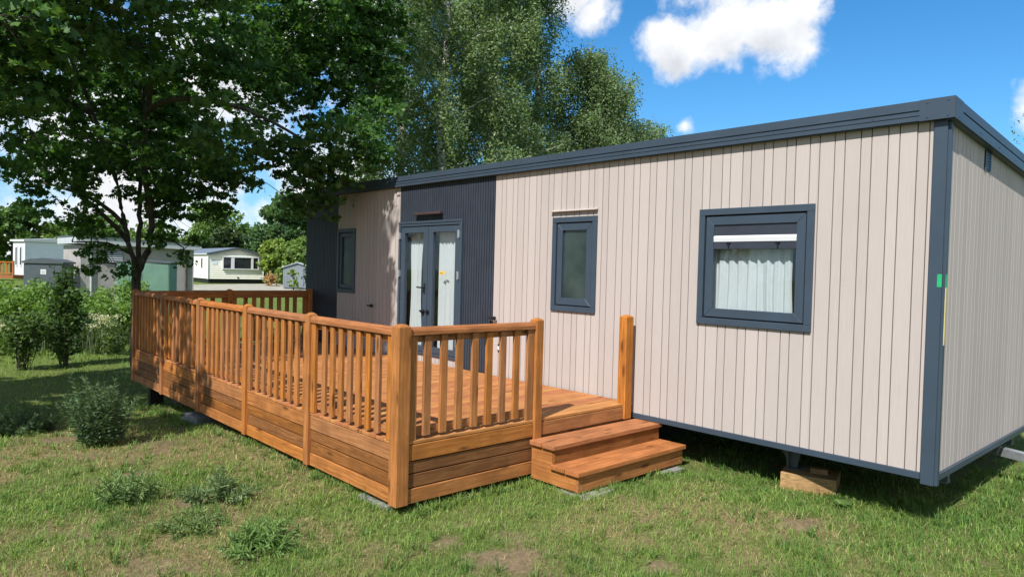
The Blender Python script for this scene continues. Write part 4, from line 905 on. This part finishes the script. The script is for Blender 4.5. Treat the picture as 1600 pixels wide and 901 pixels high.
def siding(mb, x0, x1, y0, y1, z0, z1, pitch, side):
    """overlapping horizontal boards on the -y (front) or -x (left) side, one mesh"""
    z = z0
    while z < z1 - .02:
        e = min(z + pitch, z1)
        if side == 'front': mb.add([(x0, y0 - .03, z), (x1, y0 - .03, z), (x1, y0 - .004, e), (x0, y0 - .004, e)], [(0, 1, 2, 3)]); mb.add([(x0, y0 - .03, z), (x1, y0 - .03, z), (x1, y0, z), (x0, y0, z)], [(3, 2, 1, 0)])
        else: mb.add([(x0 - .03, y0, z), (x0 - .03, y1, z), (x0 - .004, y1, e), (x0 - .004, y0, e)], [(0, 1, 2, 3)]); mb.add([(x0 - .03, y0, z), (x0 - .03, y1, z), (x0, y1, z), (x0, y0, z)], [(3, 2, 1, 0)])
        z = e
# cream gabled home
r = place('cream_mobile_home', -21.79, 50, 38, 'cream gabled mobile home with a wide bay window standing far beyond the deck', 'mobile home')
Wd, Ln, Hh, Rg = 3.95, 9.5, 2.12, 2.55
b = MB(); b.box(.0, Wd, .0, Ln, .32, Hh); b.prism([(0, Hh), (Wd, Hh), (Wd * .5, Rg - .02)], 'y', .0, Ln); siding(b, 0, Wd, 0, 0, .34, 1.98, .15, 'front'); siding(b, 0, 0, 0, Ln, .34, Hh, .15, 'left'); b.build('wall', M['cream'], r)
b = MB(); b.box(.05, Wd - .05, .08, Ln, -.05, .32); b.build('skirt', M['black'], r)
b = MB()
for s in (-1, 1):
    xe = Wd * .5 + s * (Wd * .5 + .12); b.prism([(Wd * .5, Rg), (xe, Hh - .03), (xe, Hh + .05), (Wd * .5, Rg + .09)] if s > 0 else [(Wd * .5, Rg), (Wd * .5, Rg + .09), (xe, Hh + .05), (xe, Hh - .03)], 'y', -.18, Ln + .1)
b.build('roof', M['roofgrey'], r)
b = MB()
for s in (-1, 1):
    xe = Wd * .5 + s * (Wd * .5 + .14); b.prism([(Wd * .5, Rg - .06), (xe, Hh - .10), (xe, Hh + .055), (Wd * .5, Rg + .10)], 'y', -.21, -.181)
b.build('barge_board', M['cab'], r)
b = MB(); b.box(0, Wd, -.10, -.035, 1.97, 2.06); b.build('pelmet', M['cream'], r)
wn = MB().box(.95, 3.55, -.16, -.034, 1.03, 1.10).box(.95, 3.55, -.16, -.034, 1.90, 1.965).box(.95, 1.02, -.15, -.034, 1.10, 1.90).box(3.48, 3.55, -.15, -.034, 1.10, 1.90).box(1.55, 1.78, -.15, -.034, 1.10, 1.90).box(2.98, 3.14, -.15, -.034, 1.10, 1.90).build('window', M['white'], r)
for x0, x1 in ((1.025, 1.545), (1.785, 2.975), (3.145, 3.475)): MB().box(x0, x1, -.10, -.05, 1.105, 1.895).build('pane', M['darkwin'], wn)
w = MB().box(-.05, -.032, 1.35, 1.75, 1.05, 1.85).build('window', M['white'], r); MB().box(-.058, -.0505, 1.42, 1.68, 1.12, 1.78).build('pane', M['darkwin'], w)
MB().box(.25, .62, -.040, -.031, 1.38, 1.66).build('sign', M['bluewhite'], r); MB().box(2.0, 2.12, -.06, -.031, .42, .50).build('gas_vent', M['black'], r); MB().box(3.66, 3.80, -.05, -.031, .46, .50).build('number_plate', M['white'], r)
b = MB(); b.tube([(-.02, -.04, .3), (-.02, -.04, 2.1)], .04, 8); b.tube([(-.1, -.1, 2.1), (-.1, Ln, 2.1)], .05, 8); b.build('gutter', M['white'], r)
# grey utility building
r = place('utility_building', -19.79, 32, 44, 'grey rendered utility building with flat roof and a louvred vent, behind the maple trunk', 'building')
z = -.3
b = MB(); b.box(0, 5.0, 0, 3.4, -.5, 2.55); b.build('wall', M['render'], r)
b = MB(); b.prism([(-.22, 2.62), (5.22, 2.50), (5.22, 2.78), (-.22, 2.95)], 'y', -.22, 3.6); b.build('roof', M['palefascia'], r)
b = MB(); b.prism([(-.26, 2.952), (5.26, 2.782), (5.26, 2.80), (-.26, 2.98)], 'y', -.26, 3.64); b.build('roof_edge', M['roofgrey'], r)
f_ = MB().box(.85, 1.75, -.03, -.001, 1.75, 2.35).build('louvre_vent', M['cab'], r)
b = MB()
for k in range(6): b.prism([(-.075, 1.79 + k * .09), (-.031, 1.84 + k * .09), (-.031, 1.855 + k * .09), (-.075, 1.805 + k * .09)], 'x', .88, 1.72)
b.build('slats', M['palefascia'], f_)
b = MB(); b.tube([(4.62, -.05, -.4), (4.62, -.05, 2.45)], .055, 8); b.build('downpipe', M['bark'], r)
b = MB(); b.tube([(.42, -.05, -.4), (.42, -.05, 2.5)], .05, 8); b.box(2.2, 3.1, -.03, -.001, -.4, 1.75); b.build('service_door', M['palefascia'], r)
# green cabinet
r = place('green_cabinet', -16.22, 28.6, 8, 'faded green metal utility cabinet in front of the grey building', 'cabinet', -.25)
b = MB(); b.box(0, 2.05, 0, .95, -.1, 1.98); b.build('body', M['greenpaint'], r, bevel=.01)
b = MB(); b.prism([(-.05, 1.985), (1.0, 2.06), (2.10, 1.985), (2.10, 2.02), (1.0, 2.11), (-.05, 2.02)], 'y', -.06, 1.0); b.build('lid', M['cab'], r)
for x0 in (.04, 1.05): d = MB().box(x0, x0 + .96, -.014, -.001, .02, 1.93).build('door', M['greenpaint'], r, bevel=.004)
MB().box(.93, .97, -.05, -.0145, .9, 1.1).build('handle', M['black'], d)
# dark grey cabinet
r = place('grey_cabinet', -21.7, 31, 6, 'dark grey utility cabinet with a white notice on its door, beside the pale blue home', 'cabinet', .1)
b = MB(); b.box(0, 1.62, 0, 1.0, -.3, 1.48); b.build('body', M['cab'], r, bevel=.01)
b = MB(); b.prism([(-.06, 1.485), (1.68, 1.485), (1.68, 1.56), (1.3, 1.68), (.8, 1.73), (.3, 1.68), (-.06, 1.56)], 'y', -.06, 1.06); b.build('lid', M['cab'], r)
d = MB().box(.34, 1.28, -.018, -.001, -.1, 1.40).build('door', M['cab'], r, bevel=.006); MB().box(.72, .95, -.022, -.0185, 1.0, 1.22).build('notice', M['white'], d)
b = MB()
for k in range(4): b.box(.76, .91, -.0235, -.0222, 1.03 + k * .04, 1.042 + k * .04)
b.build('lettering', M['cab'], d)
# pale blue home at the far left
r = place('pale_mobile_home', -33.5, 48, 60, 'white and pale blue mobile home partly hidden behind the dark grey cabinet', 'mobile home')
b = MB(); b.box(0, 4.4, 0, 1.6, .3, 2.62); siding(b, 0, 4.4, 0, 0, .34, 2.6, .16, 'front'); b.build('wall', M['bluewhite'], r)
b = MB(); b.box(-.012, -.001, 0, 1.6, .3, 2.6); b.box(-.03, .06, -.05, .05, .3, 2.62); b.build('end_panel', M['white'], r)
b = MB(); b.prism([(-.15, 2.62), (4.55, 2.62), (4.55, 2.72), (2.2, 2.92), (-.15, 2.74)], 'y', -.15, 1.75); b.build('roof', M['white'], r)
for y in (.35, .95): w = MB().box(-.05, -.0125, y, y + .3, .9, 2.3).build('window', M['white'], r); MB().box(-.056, -.0505, y + .06, y + .24, 1.0, 2.2).build('pane', M['darkwin'], w)
MB().box(3.5, 4.2, -.06, -.031, 1.5, 2.3).build('panel', M['bluebox'], r); MB().box(.1, 4.3, .1, 1.5, -.4, .3).build('skirt', M['black'], r)
# its little timber terrace
r = place('timber_terrace', -34.4, 45.2, 4, 'small orange timber terrace railing at the far left edge beyond the hedge', 'deck', .35)
b = MB(); b.box(-2.6, 2.05, -.1, 1.2, .1, .3); b.build('decking', M['wood_x'], r)
b = MB(); b.box(-2.6, 2.05, -.05, .05, 1.12, 1.2); b.box(-2.6, 2.05, -.04, .04, .40, .47); b.build('rail', M['wood_x'], r)
for k in range(3): MB().box(1.95 - k * 1.5, 2.05 - k * 1.5, -.052, .052, .30, 1.25).build('post', M['wood_z'], r)
b0 = MB(); b0.box(-.04, .04, -.02, .02, .472, 1.118); bo = b0.build('baluster', M['wood_z'], r); bo.location = (1.78, 0, 0)
for k in range(1, 20): copy_obj(bo, (1.78 - k * .2, 0, 0), r)
# metal shed
r = place('metal_shed', -14.78, 45, 12, 'small grey metal garden shed with a pale pitched roof beyond the deck', 'shed', .3)
b = MB(); b.box(0, 1.75, 0, 1.5, 0, 1.32); b.prism([(0, 1.32), (1.75, 1.32), (.875, 1.62)], 'y', 0, 1.5)
for k in range(16): b.box(.03 + k * .108, .08 + k * .108, -.016, -.001, .02, 1.30)
b.build('wall', M['shed'], r)
b = MB()
for s in (-1, 1):
    xe = .875 + s * 1.0; b.prism([(.875, 1.63), (xe, 1.29), (xe, 1.33), (.875, 1.68)], 'y', -.1, 1.6)
b.build('roof', M['shedroof'], r)
d = MB().box(.5, 1.25, -.03, -.0165, .05, 1.28).build('door', M['shed'], r); MB().box(1.14, 1.18, -.05, -.0305, .6, .75).build('handle', M['black'], d)
for k, (u, h, lb) in enumerate(((-17.0, .95, 'left of two short pale wooden stakes by the flowering shrub'), (-16.55, .8, 'right of two short pale wooden stakes by the flowering shrub'))):
    x, y = at(u, 49); z0 = float(ground_z(x, y)); o = MB(); o.box(-.05, .05, -.05, .05, -.1, h); o.prism([(-.05, h + .001), (.05, h + .001), (0, h + .08)], 'y', -.05, .05)
    q = o.build('wooden_stake', M['raw'], None); q.location = (x, y, z0); tag(q, lb, 'stake', 'wooden stakes beyond the road')

# birch off to the right, only its sprays show at the right edge
birch(-1.62, 19.35, 9.8, 2.6, 28, 'birch spray hanging at the right edge of the sky above the home', 150, 18, .8, .08, (0, 0), None)
for k, (x, y, h, rd) in enumerate(((6, 62, 7.5, 4), (17, 58, 6.5, 4), (27, 52, 7.5, 4.2), (36, 44, 6.5, 4), (45, 36, 7, 4), (-6, 66, 7, 4))):
    bushy('field_tree', x, y, h, rd, 130 + k, ['tree on the far field edge, straight behind the end wall', 'low tree on the far field edge, second beyond the end wall', 'taller tree on the far field edge behind the tow bar', 'low tree on the field edge right of the tow bar', 'tree on the field edge at the far right of the lawn', 'tree on the far field edge hidden behind the home'][k], n=4000, size=.4, low=.08, ca=(.06, .11, .03), cb=(.14, .2, .05), group='trees on the field edge behind the home', lumps=22)
# planting behind the viewpoint (it is what the glass mirrors)
for k, (x, y, h, rd) in enumerate(((-12, -34, 8, 4.5), (-4, -38, 9, 5), (5, -36, 8, 4.5), (14, -34, 9, 5), (23, -30, 8, 5), (30, -20, 8, 5), (-21, -30, 8, 5))):
    bushy('lime_tree', x, y, h, rd, 110 + k, ['rounded lime tree across the lawn, mirrored in the door glass', 'broad lime tree across the lawn behind the viewpoint', 'lime tree across the lawn facing the square window', 'lime tree across the lawn facing the steps', 'lime tree across the lawn facing the corner post', 'lime tree across the lawn beside the end wall', 'lime tree across the lawn facing the far deck end'][k], n=1500, size=.7, low=.1, group='trees across the lawn behind the viewpoint', lumps=18)

# ------------------------------------------------------------------ sky, sun, camera
sun_dir = Vector((.229, -.629, .743)).normalized()
world = bpy.data.worlds.new('World'); scene.world = world; world.use_nodes = True
w = NT.__new__(NT); w.t = world.node_tree; w.t.nodes.clear(); w.out = w.n('ShaderNodeOutputWorld')
SKY = 0.15
sky = w.n('ShaderNodeTexSky', sky_type='NISHITA', sun_disc=False, sun_elevation=math.asin(sun_dir.z), sun_rotation=math.atan2(sun_dir.x, sun_dir.y), altitude=50, air_density=1.0, dust_density=.4, ozone_density=3.0)
dirv = w.n('ShaderNodeNewGeometry').outputs['Incoming']
dirv = w.n('ShaderNodeVectorMath', operation='SCALE', i0=dirv); dirv.inputs['Scale'].default_value = -1.; dirv = dirv.outputs[0]
skyc = w.mix(1., sky.outputs[0], (.16, .46, .63), 'MULTIPLY')
elev = w.n('ShaderNodeSeparateXYZ', i0=dirv).outputs[2]
skyc = w.mix(w.math('MULTIPLY', w.math('POWER', w.math('SUBTRACT', 1., w.math('ABSOLUTE', elev)), 9.), .75), skyc, (2.5, 2.95, 3.45))
CL = [((-.5445, .7836, .2991), .050, 1.), ((-.498, .8078, .3153), .070, 1.), ((-.4435, .8379, .3182), .066, 1.), ((-.4075, .8477, .3396), .043, 1.), ((-.481, .7905, .379), .086, 1.),
      ((-.6215, .7034, .3449), .034, 1.), ((-.6293, .6859, .3655), .045, 1.), ((-.5457, .8131, .2029), .013, .7), ((-.178, .966, .182), .026, .9), ((-.1700, .964, .2014), .040, .9),
      ((-.963, .2349, .10), .24, .66), ((-.8856, .4535, .08), .13, .7), ((-.98, .05, .2), .2, .66), ((-.84, .44, .30), .12, .75), ((-.93, .33, .24), .14, .8), ((.55, .6, .5), .35, 1.), ((.3, -.8, .25), .35, 1.), ((-.6, -.7, .35), .40, 1.), ((.9, -.2, .4), .45, 1.), ((-.35, -.25, .9), .30, 1.), ((.35, .2, .9), .25, .95), ((-.95, -.3, .35), .3, .9), ((.1, -.95, .15), .3, 1.), ((.75, -.6, .2), .3, 1.)]  # wide clouds at the end are out of view, added for white fill light
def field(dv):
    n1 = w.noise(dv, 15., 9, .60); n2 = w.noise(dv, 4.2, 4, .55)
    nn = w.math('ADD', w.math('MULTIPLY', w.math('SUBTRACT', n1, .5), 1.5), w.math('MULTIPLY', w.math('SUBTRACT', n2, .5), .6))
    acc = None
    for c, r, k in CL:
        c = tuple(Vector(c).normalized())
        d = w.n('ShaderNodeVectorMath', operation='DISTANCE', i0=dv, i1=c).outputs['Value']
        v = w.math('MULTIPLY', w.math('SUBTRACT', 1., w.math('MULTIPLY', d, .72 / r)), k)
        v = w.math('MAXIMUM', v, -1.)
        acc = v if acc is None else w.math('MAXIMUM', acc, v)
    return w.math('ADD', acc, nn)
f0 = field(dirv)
up = w.n('ShaderNodeVectorMath', operation='ADD', i0=dirv, i1=(.004, -.008, .022)).outputs[0]
f1 = field(up)
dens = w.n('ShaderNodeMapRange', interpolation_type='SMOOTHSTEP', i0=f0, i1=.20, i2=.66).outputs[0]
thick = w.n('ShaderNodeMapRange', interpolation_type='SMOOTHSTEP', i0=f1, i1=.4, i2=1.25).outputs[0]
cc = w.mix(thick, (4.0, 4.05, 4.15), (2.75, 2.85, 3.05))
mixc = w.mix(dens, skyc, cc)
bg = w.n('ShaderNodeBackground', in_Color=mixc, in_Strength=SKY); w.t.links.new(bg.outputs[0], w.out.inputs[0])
L = bpy.data.lights.new('sun', 'SUN'); L.energy = 3.9; L.angle = R(.53); L.color = (1., .968, .915)
so = bpy.data.objects.new('sun', L); COL.objects.link(so); so.rotation_euler = (-sun_dir).to_track_quat('-Z', 'Y').to_euler(); so.location = (10, -20, 30)

cam = bpy.data.cameras.new('camera'); cam.sensor_width = 36.; cam.lens = 36. * 1090.44 / 1600.; cam.clip_start = .05; cam.clip_end = 3000
co = bpy.data.objects.new('camera', cam); COL.objects.link(co)
mw = Matrix([[0.676597, -0.036618, 0.735442], [0.735905, -0.001208, -0.677083], [0.025681, 0.999329, 0.02613]]).to_4x4(); mw.translation = CAM; co.matrix_world = mw
scene.camera = co
vs = scene.view_settings; vs.view_transform = 'Standard'; vs.look = 'None'; vs.exposure = 0.82; vs.gamma = 1.; vs.use_curve_mapping = False
scene.cycles.use_denoising = True; scene.cycles.max_bounces = 8; scene.cycles.transparent_max_bounces = 12; scene.cycles.diffuse_bounces = 4
scene.cycles.sample_clamp_indirect = 8.
